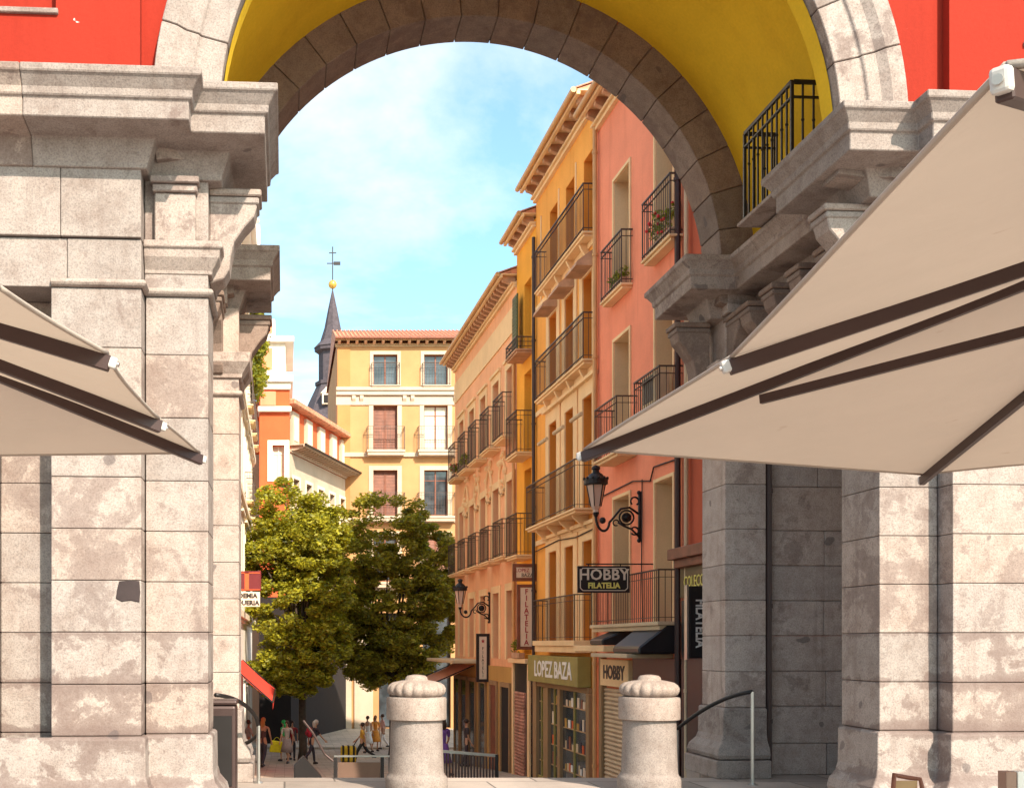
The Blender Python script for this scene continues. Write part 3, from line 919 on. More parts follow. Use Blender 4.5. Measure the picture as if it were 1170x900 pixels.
# --- amber house, three bays
Y3 = House('apartment_building', 'amber yellow three bay house with long balconies next to the salmon house', FR, 26.9, 32.86, BZ, 14.5, YELLOW, depth=10)
bays = ((27.2, 28.0), (28.85, 29.65), (30.5, 31.3))
for a, b in bays:
    Y3.window(a, b, 11.27, 13.35, 'door', frame=WOODLIGHT, recess=0.42, reveal=REVEALO)
    Y3.window(a, b, 8.25, 10.45, 'door', surround=CREAM, sw=0.3, frame=WOODLIGHT, recess=0.42, reveal=REVEALO)
    Y3.window(a, b, 4.72, 7.5, 'door', surround=CREAM, sw=0.36, lintel=0.1, frame=WOODLIGHT, recess=0.42, reveal=REVEALO)
    Y3.window(a, b, 1.58, 4.0, 'door', surround=CREAM, sw=0.36, lintel=0.1, frame=WOODLIGHT, recess=0.42, reveal=REVEALO)
Y3.wall()
mb = MB()
for a, b in bays: 
    mb.box(-0.03, 0, b+0.62 if b < 31 else 32.2, (b+0.68) if b < 31 else 32.26, 11.2, 13.6)
Y3.p('wall_strip', mb, CREAM)
for a, b in bays:
    mb = MB(); mb.prism([(-0.02, 10.9), (-0.02, 10.5), (-0.45, 10.5), (-0.42, 10.6)], 'y', a-0.12, b+0.12); Y3.p('door_hood', mb, CORBELM)
    mb = MB(); mb.tube([(-0.30, a-0.05, 6.98), (-0.30, b+0.05, 6.98)], 0.05, 8); Y3.p('blind_roll', mb, BEIGE)
Y3.balcony(26.98, 31.7, 11.27, 0.30, 1.13, brackets=4); Y3.balcony(26.98, 31.7, 8.25, 0.30, 1.1, brackets=4)
Y3.balcony(27.0, 31.9, 4.72, 0.50, 1.15, brackets=4); Y3.balcony(27.3, 31.4, 1.58, 0.42, 1.1, slab=CREAM, thick=0.3)
Y3.eave(0.46, 14.55, 0.62)
Y3.pipe(32.80, -3, 13.2, PIPEDARK, 0.05)
for z in (8.0, 11.02, 4.3):
    mb = MB(); mb.box(-0.05, 0, 26.95, 32.8, z, z+0.14); Y3.p('string_course', mb, CREAM, bevel=0.01)
mb = MB(); mb.tube([(-0.06, 27.0, 4.22), (-0.06, 28.5, 4.16), (-0.06, 30.2, 4.24), (-0.06, 32.7, 4.14)], 0.016, 6); Y3.p('cable', mb, IRON)
# its olive green shop
mb = MB(); mb.box(-0.35, -0.02, 27.3, 32.4, 0.45, 1.18); Y3.p('fascia', mb, OLIVE, bevel=0.012)
mb = MB(); mb.box(-0.12, -0.02, 27.2, 32.6, 0.30, 0.44); mb.box(-0.14, -0.02, 27.1, 27.35, -3.2, 0.3); mb.box(-0.14, -0.02, 29.75, 30.0, -3.2, 0.3); mb.box(-0.14, -0.02, 31.0, 31.5, -3.2, 0.3); mb.box(-0.14, -0.02, 32.3, 32.7, -3.2, 0.44)
Y3.p('shop_pilaster', mb, SHOPTAN, bevel=0.01)
for a, b in ((27.36, 29.74), (30.01, 30.99), (31.51, 32.29)):
    mb = MB(); mb.box(-0.05, -0.02, a, b, -3.2, 0.29); f = Y3.p('display_window', mb, GLASS)
    mb = MB(); mb.box(-0.09, -0.051, a, b, -3.0, -2.2); mb.box(-0.09, -0.051, a, a+0.08, -2.19, 0.29); mb.box(-0.09, -0.051, (a+b)/2-0.04, (a+b)/2+0.04, -2.19, 0.29)
    Y3.p('window_frame', mb, OLIVE, parent=f)
    for zs_ in (-1.75, -1.2, -0.65, -0.1):
        mb = MB(); mb.box(-0.066, -0.0515, a+0.1, b-0.1, zs_-0.03, zs_); Y3.p('shelf', mb, WOODLIGHT, parent=f)
        u = a+0.16
        while u < b-0.3:
            w_, h_ = rnd.uniform(0.08, 0.22), rnd.uniform(0.14, 0.36)
            if abs(u+w_/2-(a+b)/2) > 0.17:
                mb = MB(); mb.box(-0.064, -0.0515, u, u+w_, zs_+0.001, zs_+h_)
                Y3.p('goods', mb, rnd.choice((SIGNPALE, BEIGE, BRICKRED, GOLD, CURTAIN, WOOD, SIGNWHITE, SLATE)), parent=f)
            u += w_+rnd.uniform(0.03, 0.15)
lettering(Y3.root, 'LOPEZ BAZA', 0.60, FR(-0.358, 29.7, 0.80), (R(90), 0, R(-90)+TH), SIGNWHITE, sx=1.1, bold=0.012)

# --- narrow orange house
OB = House('apartment_building', 'narrow bright orange house one window wide between the amber and peach houses', FR, 32.9, 35.36, BZ, 13.8, ORANGE, depth=10)
for z0, z1 in ((10.1, 12.3), (7.1, 9.6), (4.1, 6.7), (1.2, 3.0)):
    OB.window(33.45, 34.35, z0, z1, 'door', frame=WOODLIGHT, recess=0.45)
OB.wall()
OB.balcony(33.2, 34.6, 10.1, 0.5, 0.35, slab=CORBELM); OB.balcony(33.2, 34.6, 7.1, 0.5, 1.2); OB.balcony(33.2, 34.6, 4.1, 0.5, 1.2)
OB.eave(0.40, 13.9, 0.5)
mb = MB(); mb.box(-0.20, -0.16, 34.45, 35.1, 10.35, 12.1)
for i in range(16): mb.box(-0.215, -0.201, 34.5, 35.05, 10.4+0.105*i, 10.46+0.105*i)
OB.p('shutter', mb, GREENWOOD)
mb = MB(); mb.box(-0.12, -0.0, 33.0, 35.3, -3.2, 0.9); OB.p('shop_and_shade_panel', mb, SIGNDARK)
mb = MB(); mb.box(-0.3, -0.0, 33.0, 35.3, 0.92, 1.05); mb.box(-0.18, 0, 33.0, 33.25, -3.2, 0.91); mb.box(-0.18, 0, 35.1, 35.3, -3.2, 0.91); OB.p('shop_cornice', mb, CREAM, bevel=0.01)
mb = MB()
for i in range(30): mb.tube([(-0.14, 33.6, -2.9+0.1*i), (-0.14, 34.9, -2.9+0.1*i)], 0.052, 6)
OB.p('roller_shutter', mb, SHUTTERRED)

# --- peach house with painted walls
PB = House('apartment_building', 'peach house with painted garlands and a deep bracketed eave down the street', FR, 35.4, 46.7, BZ, 12.8, PEACH, depth=12)
cols = [(35.75, 36.75), (37.95, 38.95), (40.2, 41.2), (42.4, 43.4), (44.6, 45.6)]
for i, (a, b) in enumerate(cols):
    PB.window(a, b, 8.0, 10.3, 'door', surround=CREAM, sw=0.24, frame=WOODLIGHT, recess=0.4, lintel=0.06)
    PB.window(a, b, 4.25, 6.7, 'door', surround=CREAM, sw=0.24, frame=WOODLIGHT, recess=0.4)
    PB.window(a, b, 1.0, 3.2, 'door', surround=CREAM, sw=0.24, frame=WOODLIGHT, recess=0.4)
PB.wall()
for a, b in cols:
    PB.balcony(a-0.22, b+0.22, 8.0, 0.42, 1.35); PB.balcony(a-0.22, b+0.22, 4.25, 0.42, 1.15)
PB.eave(0.50, 12.95, 0.42, cw=0.15)
mb = MB(); mb.box(-0.04, 0, 35.45, 46.68, 11.3, 12.1); PB.p('frieze', mb, CREAM)
PB.pipe(35.45, -3, 11.6, PIPE, 0.05)
# painted ornaments (raised stucco garlands)
rr = random.Random(5)
ucs = [37.35, 39.58, 41.8, 44.0]
for uc in ucs:
    mb = MB()
    for side in (-1, 1):
        pts = [(-0.03, uc+side*(0.06+0.42*math.sin(t*math.pi)), 7.55-1.2*t) for t in [k/8 for k in range(9)]]
        mb.tube(pts, 0.05, 6)
    for k in range(9):
        mb.ball((-0.02, uc+rr.uniform(-0.5, 0.5), rr.uniform(6.5, 7.8)), rr.uniform(0.06, 0.13), 7, 4)
    PB.p('stucco_garland', mb, CREAM)
mb = MB(); 
for uc in ucs:
    for k in range(4): mb.ball((-0.03, uc-0.36+0.24*k, 6.35+0.1*abs(k-1.5)), 0.07, 7, 4)
PB.p('stucco_drop', mb, WOODLIGHT)
mb = MB(); mb.box(-0.06, 0, 35.45, 46.6, -3.3, 0.75); PB.p('ground_floor', mb, plaster('ochre_shop_wall', (0.52, 0.31, 0.10)))
for k, (a, b, m) in enumerate(((36.0, 37.2, DARKIN), (38.0, 39.0, WOOD), (39.9, 41.0, GLASS), (41.8, 43.0, GLASS), (43.6, 44.8, GLASS), (45.2, 46.2, GLASS))):
    mb = MB(); mb.box(-0.09, -0.061, a, b, -3.3, 0.1); d = PB.p('shop_door', mb, m)
    mb = MB(); mb.box(-0.13, -0.061, a-0.14, a-0.001, -3.3, 0.25); mb.box(-0.13, -0.061, b+0.001, b+0.14, -3.3, 0.25); mb.box(-0.13, -0.061, a, b, 0.101, 0.25)
    PB.p('door_frame', mb, SHOPTAN, parent=d)
mb = MB(); mb.box(-1.2, 0, 40.2, 46.5, 0.80, 0.92); PB.p('shop_canopy', mb, BEIGE, bevel=0.02)

# --- house closing the street
EH = House('apartment_building', 'sunlit yellow corner house with white window frames closing the end of the street', FE, 3.09, 12.6, -3.6, 19.2, EYELLOW, depth=14)
s0 = EY/1300
def ex(px): return (px-325)*s0
def ez(py): return 1.5+(735-py)*s0
ec = [(ex(426.5), ex(454)), (ex(484.5), ex(511.5)), (ex(542), ex(569))]
kinds = [['door', 'door', 'door'], ['shutter', 'curtain', 'shutter'], ['shutter', 'door', 'shutter'], ['door', 'shutter', 'door']]
for i, (a, b) in enumerate(ec):
    for j, (t, bt) in enumerate(((405, 441), (463, 514), (537, 589), (612, 664))):
        EH.window(a, b, ez(bt), ez(t), kinds[j][i], surround=PALE2, sw=0.20 if j == 0 else 0.26, recess=0.3)
for k, (a, b) in enumerate(((390, 400), (430, 470), (480, 515), (525, 560))):
    EH.window(ex(a)+0.15, ex(b), -3.45, ez(700), 'door', recess=0.4, frame=IRON)
EH.wall()
mb = MB(); mb.box(-0.06, 0, 3.11, ex(400), -3.5, 19.0); EH.p('corner_strip', mb, EORANGE)
for i, (a, b) in enumerate(ec):
    for j, bt in enumerate((441, 515, 590, 665)):
        EH.balcony(a-0.1 if j == 0 else a-0.38, b+0.1 if j == 0 else b+0.38, ez(bt), 0.5 if j else 0.35, 1.35 if j else 1.3, slab=PALE2, thick=0.32 if j else 0.14, step=0.16)
for (t, b, o) in ((443, 447, 0.30), (447.4, 452, 0.22), (452.4, 463, 0.08), (517, 522, 0.12), (592, 597, 0.12), (668, 680, 0.2)): 
    mb = MB(); mb.box(-o, 0, 3.03, 12.6, ez(b), ez(t)); EH.p('string_course', mb, PALE2, bevel=0.02)
for px in (404, 413, 462, 471, 520):
    mb = MB(); mb.prism([(-0.03, ez(452.3)), (-0.21, ez(452.3)), (-0.2, ez(456)), (-0.10, ez(459)), (-0.08, ez(462)), (-0.03, ez(462))], 'y', ex(px)-0.11, ex(px)+0.11); EH.p('scroll_bracket', mb, PALE2, bevel=0.02)
mb = MB(); mb.box(-0.08, 0, ex(386.5), ex(401.5), -3.5, ez(681)); mb.box(-0.10, 0, ex(404.5), ex(426), -3.5, ez(681)); EH.p('stone_pillar', mb, PALE2, bevel=0.02)
EH.eave(0.5, 19.3, 0.5, gutter=WOOD, soffit=WOODLIGHT, slope=0.36, ends=0.12, amp=0.09)

# --- left side of the street
def FL(x, u, z): return (-1.62 - x, u, z)
LW = House('apartment_building', 'white house with arched windows on the left edge of the street behind the arch pier', FL, 22.0, 56.8, BZ, 17.3, WHITE, depth=10)
for u in (38, 42, 46, 49.2, 52.2, 55.2):
    for z0, z1 in ((3.2, 6.0), (7.2, 10.0), (11.0, 14.0)):
        LW.window(u-0.6, u+0.6, z0, z1, 'door', surround=PALE, sw=0.3, frame=WOODLIGHT, lintel=0.12)
for u in (42, 46, 49.5, 52.5, 55.3):
    LW.window(u-1.2, u+1.2, -3.4, 0.4, 'board', frame=DARKIN, recess=0.5)
LW.wall()
for z in (2.4, 6.6, 10.4, 14.6):
    mb = MB(); mb.box(-0.2, 0, 22.1, 56.7, z, z+0.25); mb.box(-0.12, 0, 22.1, 56.7, z-0.12, z+0.001); LW.p('string_course', mb, PALE, bevel=0.02)
mb = MB(); mb.box(-0.55, 0, 22.1, 56.7, 17.0, 17.3); mb.box(-0.35, 0, 22.1, 56.7, 16.8, 16.999); LW.p('cornice', mb, WHITE, bevel=0.03)
for u in (46, 49.2, 52.2, 55.2):
    LW.balcony(u-0.8, u+0.8, 11.0, 0.35, 1.1); LW.balcony(u-0.8, u+0.8, 7.2, 0.35, 1.1)
mb = MB(); mb.box(0.13, 1.6, 52.4, 54.0, 17.3, 20.7); LW.p('roof_block', mb, EYELLOW)
mb = MB(); c = FL(-0.18, 53.0, 0); mb.box(c[0]-0.30, c[0]+0.30, c[1]-0.30, c[1]+0.30, 17.3, 20.9); mb.lathe((c[0], c[1], 20.9), [(0.12, 0), (0.15, 0.2), (0.30, 0.24), (0.30, 0.30), (0.16, 0.42), (0.05, 0.5)], 12)
part('finial', mb, WHITE, LW.root, bevel=0.02)

# white and red house with a tower front
def FT(x, u, z): return ((-1.45 + u)*0.864, 57 + x, 1.5+(z-1.5)*0.864)
TW = House('apartment_building', 'white and red tower fronted house behind the left tree', FT, 0.0, 1.75, BZ, 16.6, BRICKRED, depth=6)
TW.window(0.75, 1.45, 10.9, 13.0, 'curtain', surround=WHITE, sw=0.28, frame=WHITE)
TW.wall()
mb = MB(); mb.box(-0.25, 6, -0.1, 1.85, 14.9, 15.2); mb.box(-0.3, 6.1, -0.15, 1.95, 16.6, 17.0); mb.box(-0.15, 6, -0.05, 1.80, 16.2, 16.59); TW.p('cornice', mb, WHITE, bevel=0.03)
mb = MB(); mb.box(-0.06, 0.4, 0.05, 0.95, 15.3, 16.1); TW.p('red_panel', mb, SALMON)
mb = MB(); mb.box(-0.05, 5.8, -0.02, 1.5, 17.0, 18.9); TW.p('wall', mb, WHITE)
mb = MB(); mb.box(-0.08, -0.051, 0.1, 0.75, 17.35, 18.6); mb.box(-0.08, -0.051, 0.1, 0.75, 19.5, 20.1); TW.p('red_panel', mb, SALMON)
mb = MB(); mb.box(-0.3, 6, -0.2, 2.0, 18.9, 19.25); mb.box(0, 5.6, 0.0, 0.9, 19.26, 20.3); TW.p('attic', mb, WHITE, bevel=0.03)
mb = MB(); mb.box(1.0, 2.0, 1.76, 1.80, 10.9, 13.0); mb.box(3.0, 4.0, 1.76, 1.80, 10.9, 13.0); mb.box(1.2, 2.0, 1.51, 1.54, 17.3, 18.6); TW.p('side_window', mb, PALE)

mb = MB(); mb.box(-0.06, 0, -0.02, 1.75, -6, 4.2); mb.box(-0.06, 5.9, 1.751, 1.80, -6, 4.2); TW.p('shop_and_shade_panel', mb, DARKIN)  # dark sheet over the lower walls, paints the shade behind the tree
# bending row behind the tree
dv = Vector((3.08, 8.7)).normalized()
def FB(x, u, z): return ((0.30 + dv.x*u - dv.y*x)*0.87, (66.2 + dv.y*u + dv.x*x)*0.87, 1.5+(z-1.5)*0.87)
def FBi(x, u, z): return FB(x, u, z)
BR = House('apartment_building', 'white terrace with a red attic and bracketed eave bending away behind the left tree', FB, 0.0, 12.5, BZ, 12.6, PALE2, depth=7)
for u in (1.2, 3.6, 6.0, 8.4, 10.8):
    for z0, z1 in ((8.2, 11.2), (4.0, 6.8)):
        BR.window(u-0.55, u+0.55, z0, z1, 'door', frame=WOODLIGHT, surround=PALE, sw=0.2)
for u in (1.5, 4.5, 7.5, 10.5): BR.window(u-1.1, u+1.1, -3.4, 1.2, 'board', frame=DARKIN, recess=0.5)
BR.wall()
mb = MB(); mb.box(-0.06, 0, 0.05, 12.4, -5.5, 2.6); BR.p('shop_and_shade_panel', mb, DARKIN)  # dark sheet on the lower storeys, stands in for shade behind the trees
BR.eave(0.9, 13.0, 0.5, soffit=PALE2, corb=PALE2, gutter=IRON, tile=False)
mb = MB(); mb.box(0.25, 6, 0.1, 12.4, 12.6, 15.4); BR.p('attic', mb, BRICKRED)
for u in (1.4, 4.0, 6.6, 9.2, 11.4):
    mb = MB(); mb.box(0.08, 1.5, u-0.6, u+0.6, 13.1, 15.2); d = BR.p('dormer', mb, PALE2)
    mb = MB(); mb.box(0.04, 0.078, u-0.35, u+0.35, 13.5, 14.9); BR.p('pane', mb, PALE, parent=d)
mb = MB(); mb.box(-0.35, 6, 0, 12.5, 15.41, 15.75); BR.p('roof', mb, TILE, bevel=0.05)

# church tower far behind
CT_ = thing('church_tower', 'grey slate church spire with a gilt ball and weather vane on the skyline', 'church tower', (55/1300*110, 110, BZ))
cx_, cy_ = CT_.location.x, 110; k11 = 110/1300
def tz(py): return 1.5+(735-py)*k11
mb = MB(); mb.box(cx_-2.7, cx_+2.7, cy_-2.7, cy_+2.7, BZ, tz(487)); part('tower', mb, SALMON, CT_)
mb = MB(); mb.lathe((cx_, cy_, 0), [(3.4, tz(487)), (3.0, tz(480)), (2.3, tz(460)), (1.55, tz(441)), (1.5, tz(440))], 8); part('bell_roof', mb, SLATE, CT_)
mb = MB(); mb.lathe((cx_, cy_, 0), [(1.7, tz(441)), (1.7, tz(437)), (1.35, tz(436)), (1.35, tz(404)), (1.75, tz(402)), (1.75, tz(398)), (1.5, tz(397))], 8); part('lantern_drum', mb, SLATE, CT_)
mb = MB(); mb.lathe((cx_, cy_, 0), [(1.85, tz(398)), (1.2, tz(390)), (0.8, tz(375)), (0.42, tz(352)), (0.06, tz(332))], 8); part('spire', mb, SLATE, CT_)
mb = MB(); mb.ball((cx_, cy_, tz(325)), 0.42, 12, 8); part('gilt_ball', mb, GOLD, CT_, smooth=True)
mb = MB(); mb.beam((cx_, cy_, tz(333)), (cx_, cy_, tz(282)), 0.1, 0.1); mb.beam((cx_-0.55, cy_, tz(301)), (cx_+0.2, cy_, tz(301)), 0.08, 0.08); mb.box(cx_+0.1, cx_+0.75, cy_-0.03, cy_+0.03, tz(303), tz(299)); mb.beam((cx_-0.35, cy_, tz(289)), (cx_+0.35, cy_, tz(289)), 0.08, 0.08); part('weather_vane', mb, IRON, CT_)
mb = MB(); mb.box(cx_-1.1, cx_-0.3, cy_-2.75, cy_-1.2, tz(468), tz(456)); mb.prism([(cx_-1.25, tz(456)), (cx_-0.15, tz(456)), (cx_-0.7, tz(449))], 'y', cy_-2.8, cy_-1.2); d = part('dormer', mb, PALE, CT_)
mb = MB(); mb.box(cx_-0.95, cx_-0.45, cy_-2.79, cy_-2.76, tz(467), tz(458)); part('opening', mb, DARKIN, CT_, parent=d)
# ------------------------------------------------------------------ parasols
def parasol(label, rim, apex, pole_xy, ze, za, ribs_at, seed=1, scal=None, cap=1.0, strut=-1):
    root = thing('parasol', label, 'parasol', (pole_xy[0], pole_xy[1], 0), 'cafe parasols in front of the arch')
    n = len(rim); A = Vector((apex[0], apex[1], za)); T = 14; Q = 18
    rr = random.Random(seed)
    mb = MB(); hem = MB()
    for i in range(n):
        p, q = Vector((*rim[i], ze)), Vector((*rim[(i+1) % n], ze))
        L = (q-p).length
        vs = []
        for a in range(T+1):
            t = a/T
            e = p.lerp(q, t)
            sag = 4*t*(1-t)
            cen = Vector((A.x, A.y, ze))
            k_ = (scal or {}).get(i, 1.0)
            e = e + (cen-e).normalized()*(0.035*L*sag*k_) + Vector((0, 0, 0.022*L*sag*k_))
            for b in range(Q+1):
                s = b/Q
                pt = A.lerp(e, s)
                pt.z -= 0.10*math.sin(math.pi*s)*(0.35+0.65*sag) * 0.55
                pt.z += 0.006*math.sin(s*9+i)*sag
                vs.append(pt)
        mb.add(vs, [(a*(Q+1)+b, a*(Q+1)+b+1, (a+1)*(Q+1)+b+1, (a+1)*(Q+1)+b) for a in range(T) for b in range(Q)])
        edge = [vs[a*(Q+1)+Q] for a in range(T+1)]
        hem.tube([e+Vector((0, 0, 0.0)) for e in edge], 0.007, 6)
    c = part('canopy', mb, CANVAS, root, smooth=True, fixn=False)
    part('hem', hem, CANVAS, root, parent=c, smooth=True)
    for i in ribs_at:
        e = Vector((*rim[i], ze)); d = (e-A)
        a = A + d*0.04 - Vector((0, 0, 0.05)); b = A + d*1.005 - Vector((0, 0, 0.03))
        m2 = MB(); 
        mid = A + d*0.55 - Vector((0,0,0.095))
        m2.beam(a, b, 0.026, 0.045)
        r_ = part('rib', m2, BROWNMETAL, root, bevel=0.003)
        m2 = MB(); dn = d.normalized(); m2.beam(b-dn*0.006+Vector((0,0,0.006)), b+dn*0.022+Vector((0,0,0.006)), 0.032*cap, 0.044*cap)
        cp = part('end_cap', m2, CAPGREY, root, parent=r_, bevel=0.006, segs=2)
        m2 = MB(); m2.tube([b+dn*0.02+Vector((0,0,0.006)), b+dn*0.028+Vector((0,0,0.006))], 0.009*cap, 10); part('screw', m2, STEEL, root, parent=r_)
        # strut from the sliding hub to the middle of the rib
        hub = Vector((pole_xy[0], pole_xy[1], ze+0.22))
        if i == strut:
            m2 = MB(); m2.beam(hub, A + d*0.66 - Vector((0, 0, 0.085)), 0.022, 0.034)
            part('strut', m2, BROWNMETAL, root)
    m2 = MB(); m2.tube([(pole_xy[0], pole_xy[1], 0.06), (pole_xy[0], pole_xy[1], za-0.02)], 0.032, 16); part('pole', m2, BROWNMETAL, root, smooth=False)
    m2 = MB(); m2.lathe((pole_xy[0], pole_xy[1], ze+0.15), [(0.06, 0), (0.075, 0.03), (0.075, 0.11), (0.05, 0.14)], 16); part('hub', m2, BROWNMETAL, root)
    m2 = MB(); m2.box(pole_xy[0]-0.4, pole_xy[0]+0.4, pole_xy[1]-0.4, pole_xy[1]+0.4, 0.0, 0.07); part('base', m2, BROWNMETAL, root, bevel=0.02)
    return root
HP = 0.85
def hp(l): return [(a*HP, b*HP) for a, b in l]
rimR = hp([(1.25, 1.97), (1.56, 3.97), (1.545, 5.86), (3.77, 6.72), (5.6, 6.2), (5.75, 4.1), (5.4, 2.0), (3.3, 1.55)])
parasol('large beige parasol reaching in from the right in front of the stone pier', rimR, (3.34*HP, 3.77*HP), (3.34*HP, 3.77*HP), EYE+HP, EYE+1.6*HP, range(8), 1, scal={0: 0.3, 2: 0.12}, cap=0.85, strut=2)
rimL = hp([(-0.445, 5.96), (-0.56, 5.06), (-0.61, 3.92), (-0.80, 3.2), (-1.35, 2.4), (-2.45, 1.9), (-4.3, 2.2), (-4.45, 3.95), (-4.4, 5.96), (-2.45, 6.1)])
parasol('smaller looking beige parasol corner reaching in from the left of the pier', rimL, (-2.45*HP, 4.0*HP), (-2.45*HP, 4.0*HP), EYE+HP, EYE+1.6*HP, (0, 1, 2, 4, 5, 6, 7, 8, 9), 2, scal={9: 0.1}, cap=0.75)

# ------------------------------------------------------------------ bollards, rails, cabinet
def bollard(x, y, label):
    root = thing('stone_bollard', label, 'bollard', (x, y, 0), 'granite bollards at the top of the steps')
    c = (x, y, 0)
    mb = MB(); mb.lathe(c, [(0.315, 0), (0.315, 0.13), (0.305, 0.155), (0.288, 0.17), (0.278, 0.20), (0.268, 0.45), (0.262, 0.725)], 40)
    part('shaft', mb, BOLL, root, smooth=True).modifiers.new('es', 'EDGE_SPLIT').split_angle = R(35)
    mb = MB(); mb.lathe(c, [(0.285, 0.728), (0.302, 0.735), (0.304, 0.75), (0.304, 0.94), (0.298, 0.955), (0.27, 0.962)], 40)
    part('collar', mb, BOLL, root, smooth=True).modifiers.new('es', 'EDGE_SPLIT').split_angle = R(50)
    lob = lambda t, z: 1.0 if z > 1.125 else 0.91+0.09*abs(math.sin(t*8.5))**0.6
    mb = MB(); prof = [(0.245, 0.963), (0.28, 0.985), (0.298, 1.02), (0.298, 1.05), (0.282, 1.08), (0.245, 1.105), (0.17, 1.122), (0.115, 1.13), (0.11, 1.155), (0.09, 1.175), (0.03, 1.185)]
    mb.lathe(c, prof, 130, lob)
    part('gadrooned_cap', mb, BOLL, root, smooth=True)
BOLL = granite('bollard_granite', (0.34, 0.285, 0.26), 0.35, 0.25, 0.60)
bollard(1.345, 11.6, 'stout round granite bollard standing free between tree and shops, the left of two')
bollard(3.72, 11.6, 'stout round granite bollard in front of the small HOBBY fascia, the right of two')

def handrail(label, pts, posts, mat=IRON):
    root = thing('handrail', label, 'handrail', posts[0][0])
    mb = MB(); mb.tube(pts, 0.022, 10); part('rail', mb, mat, root, smooth=True)
    for (p, top) in posts:
        mb = MB(); mb.tube([p, (p[0], p[1], top)], 0.021, 8); mb.lathe(p, [(0.05, 0), (0.05, 0.012), (0.025, 0.02)], 12)
        part('post', mb, STEEL, root)
    return root
def curve(p, q, r_, n=12):
    p, q, r_ = Vector(p), Vector(q), Vector(r_)
    return [p*(1-t)**2 + q*2*t*(1-t) + r_*t*t for t in [i/n for i in range(n+1)]]
handrail('steel posted handrail curving down beside the right pier and its dark pipe', curve((4.98, 12.1, 0.99), (4.70, 12.4, 0.93), (4.47, 12.95, 0.53)),
         [((4.98, 12.1, 0), 0.99), ((4.47, 12.95, -0.15), 0.55)])
lp = curve((-0.70, 11.55, 0.98), (-0.42, 11.9, 0.94), (-0.30, 12.2, 0.70)) + curve((-0.27, 12.3, 0.55), (-0.33, 12.6, 0.42), (-0.51, 12.72, 0.36))
handrail('dark looping handrail beside the black cabinet at the left pier', lp, [((-0.28, 12.25, 0), 0.62)])
mb = MB()
CAB = thing('metal_cabinet', 'dark upright metal cabinet against the foot of the left pier', 'cabinet', (-0.62, 11.25, 0))
mb.box(-0.74, -0.47, 11.05, 11.45, 0.0, 0.90); part('body', mb, BROWNMETAL, CAB, bevel=0.03, segs=2)
mb = MB(); mb.box(-0.75, -0.46, 11.04, 11.46, 0.902, 0.95); part('lid', mb, BROWNMETAL, CAB, bevel=0.02, segs=2)
mb = MB(); mb.box(-0.70, -0.51, 11.035, 11.047, 0.12, 0.80); part('door', mb, IRON, CAB, bevel=0.004)

# parapets and railings of the lower street
LG = ground_z(17.0)
mb = MB(); P1 = thing('stair_parapet', 'dark sloping parapet with a metal handrail beside the person with the red backpack', 'parapet', (0.45, 17, LG))
mb.prism([(0.14, LG-0.2), (0.14, -0.30), (0.28, -0.16), (0.55, -0.46), (0.62, LG-0.2)], 'y', 16.8, 17.0); part('wall', mb, IRON, P1, bevel=0.01)
mb = MB(); mb.tube([(0.28, 16.9, 0.36), (0.42, 16.9, 0.18), (0.60, 16.9, -0.14), (0.72, 16.9, -0.24)], 0.018, 8); part('rail', mb, BROWNMETAL, P1)
P2 = thing('low_railing', 'long low railing panel with a pale top bar behind the left bollard', 'railing', (1.1, 17, LG))
mb = MB(); mb.box(0.74, 1.62, 16.98, 17.02, -0.19, -0.165); part('rail', mb, STEEL, P2)
for x in (0.76, 1.46, 1.58):
    mb = MB(); mb.box(x-0.025, x+0.025, 16.97, 17.03, LG, -0.19); part('post', mb, IRON, P2)
mb = MB(); mb.box(0.80, 1.43, 16.99, 17.01, LG, -0.27); part('panel', mb, plain('brown_panel', (0.14, 0.08, 0.055), 0.6), P2)
P3 = thing('low_railing', 'slatted grey railing panel in front of the shops, right of the left bollard', 'railing', (2.75, 17, LG))
mb = MB(); mb.beam((2.30, 17, -0.10), (3.18, 17, -0.17), 0.04, 0.04); part('rail', mb, STEEL, P3)
mb = MB()
for i in range(19): x = 2.33+0.046*i; mb.box(x-0.013, x+0.013, 16.99, 17.01, LG, -0.13-0.004*i)
mb.box(2.33, 3.16, 16.993, 17.007, -0.62, -0.58); part('slats', mb, BROWNMETAL, P3)
for x in (2.32, 3.17):
    mb = MB(); mb.box(x-0.025, x+0.025, 16.975, 17.025, LG, -0.15); part('post', mb, IRON, P3)

# ------------------------------------------------------------------ signs
def board(root, x0, x1, y, z0, z1, m, border, bm, bw=0.05, t=0.06):
    mb = MB(); mb.box(x0, x1, y, y+t, z0, z1); p = part('panel', mb, m, root, bevel=0.004)
    mb = MB(); f = y-0.014
    mb.box(x0, x1, f, y+t+0.014, z1, z1+bw); mb.box(x0, x1, f, y+t+0.014, z0-bw, z0)
    mb.box(x0-bw, x0-0.0005, f, y+t+0.014, z0-bw, z1+bw); mb.box(x1+0.0005, x1+bw, f, y+t+0.014, z0-bw, z1+bw)
    part('frame', mb, bm, root, bevel=0.005); return p
SG = thing('hanging_sign', 'black hanging sign reading HOBBY FILATELIA in white and yellow letters', 'sign', (6.45, 23.0, 2.45))
mb = MB(); mb.box(5.93, 6.985, 23.0, 23.06, 2.53, 3.07); part('panel', mb, SIGNDARK, SG, bevel=0.006)
def inset(x0, x1, z0, z1, c, y, w):
    pts = [(x0+c, z0), (x1-c, z0), (x1, z0+c), (x1, z1-c), (x1-c, z1), (x0+c, z1), (x0, z1-c), (x0, z0+c)]
    mb = MB()
    for a, b in zip(pts, pts[1:]+pts[:1]): mb.beam((a[0], y, a[1]), (b[0], y, b[1]), w, 0.012, up=(0, 1, 0))
    return mb
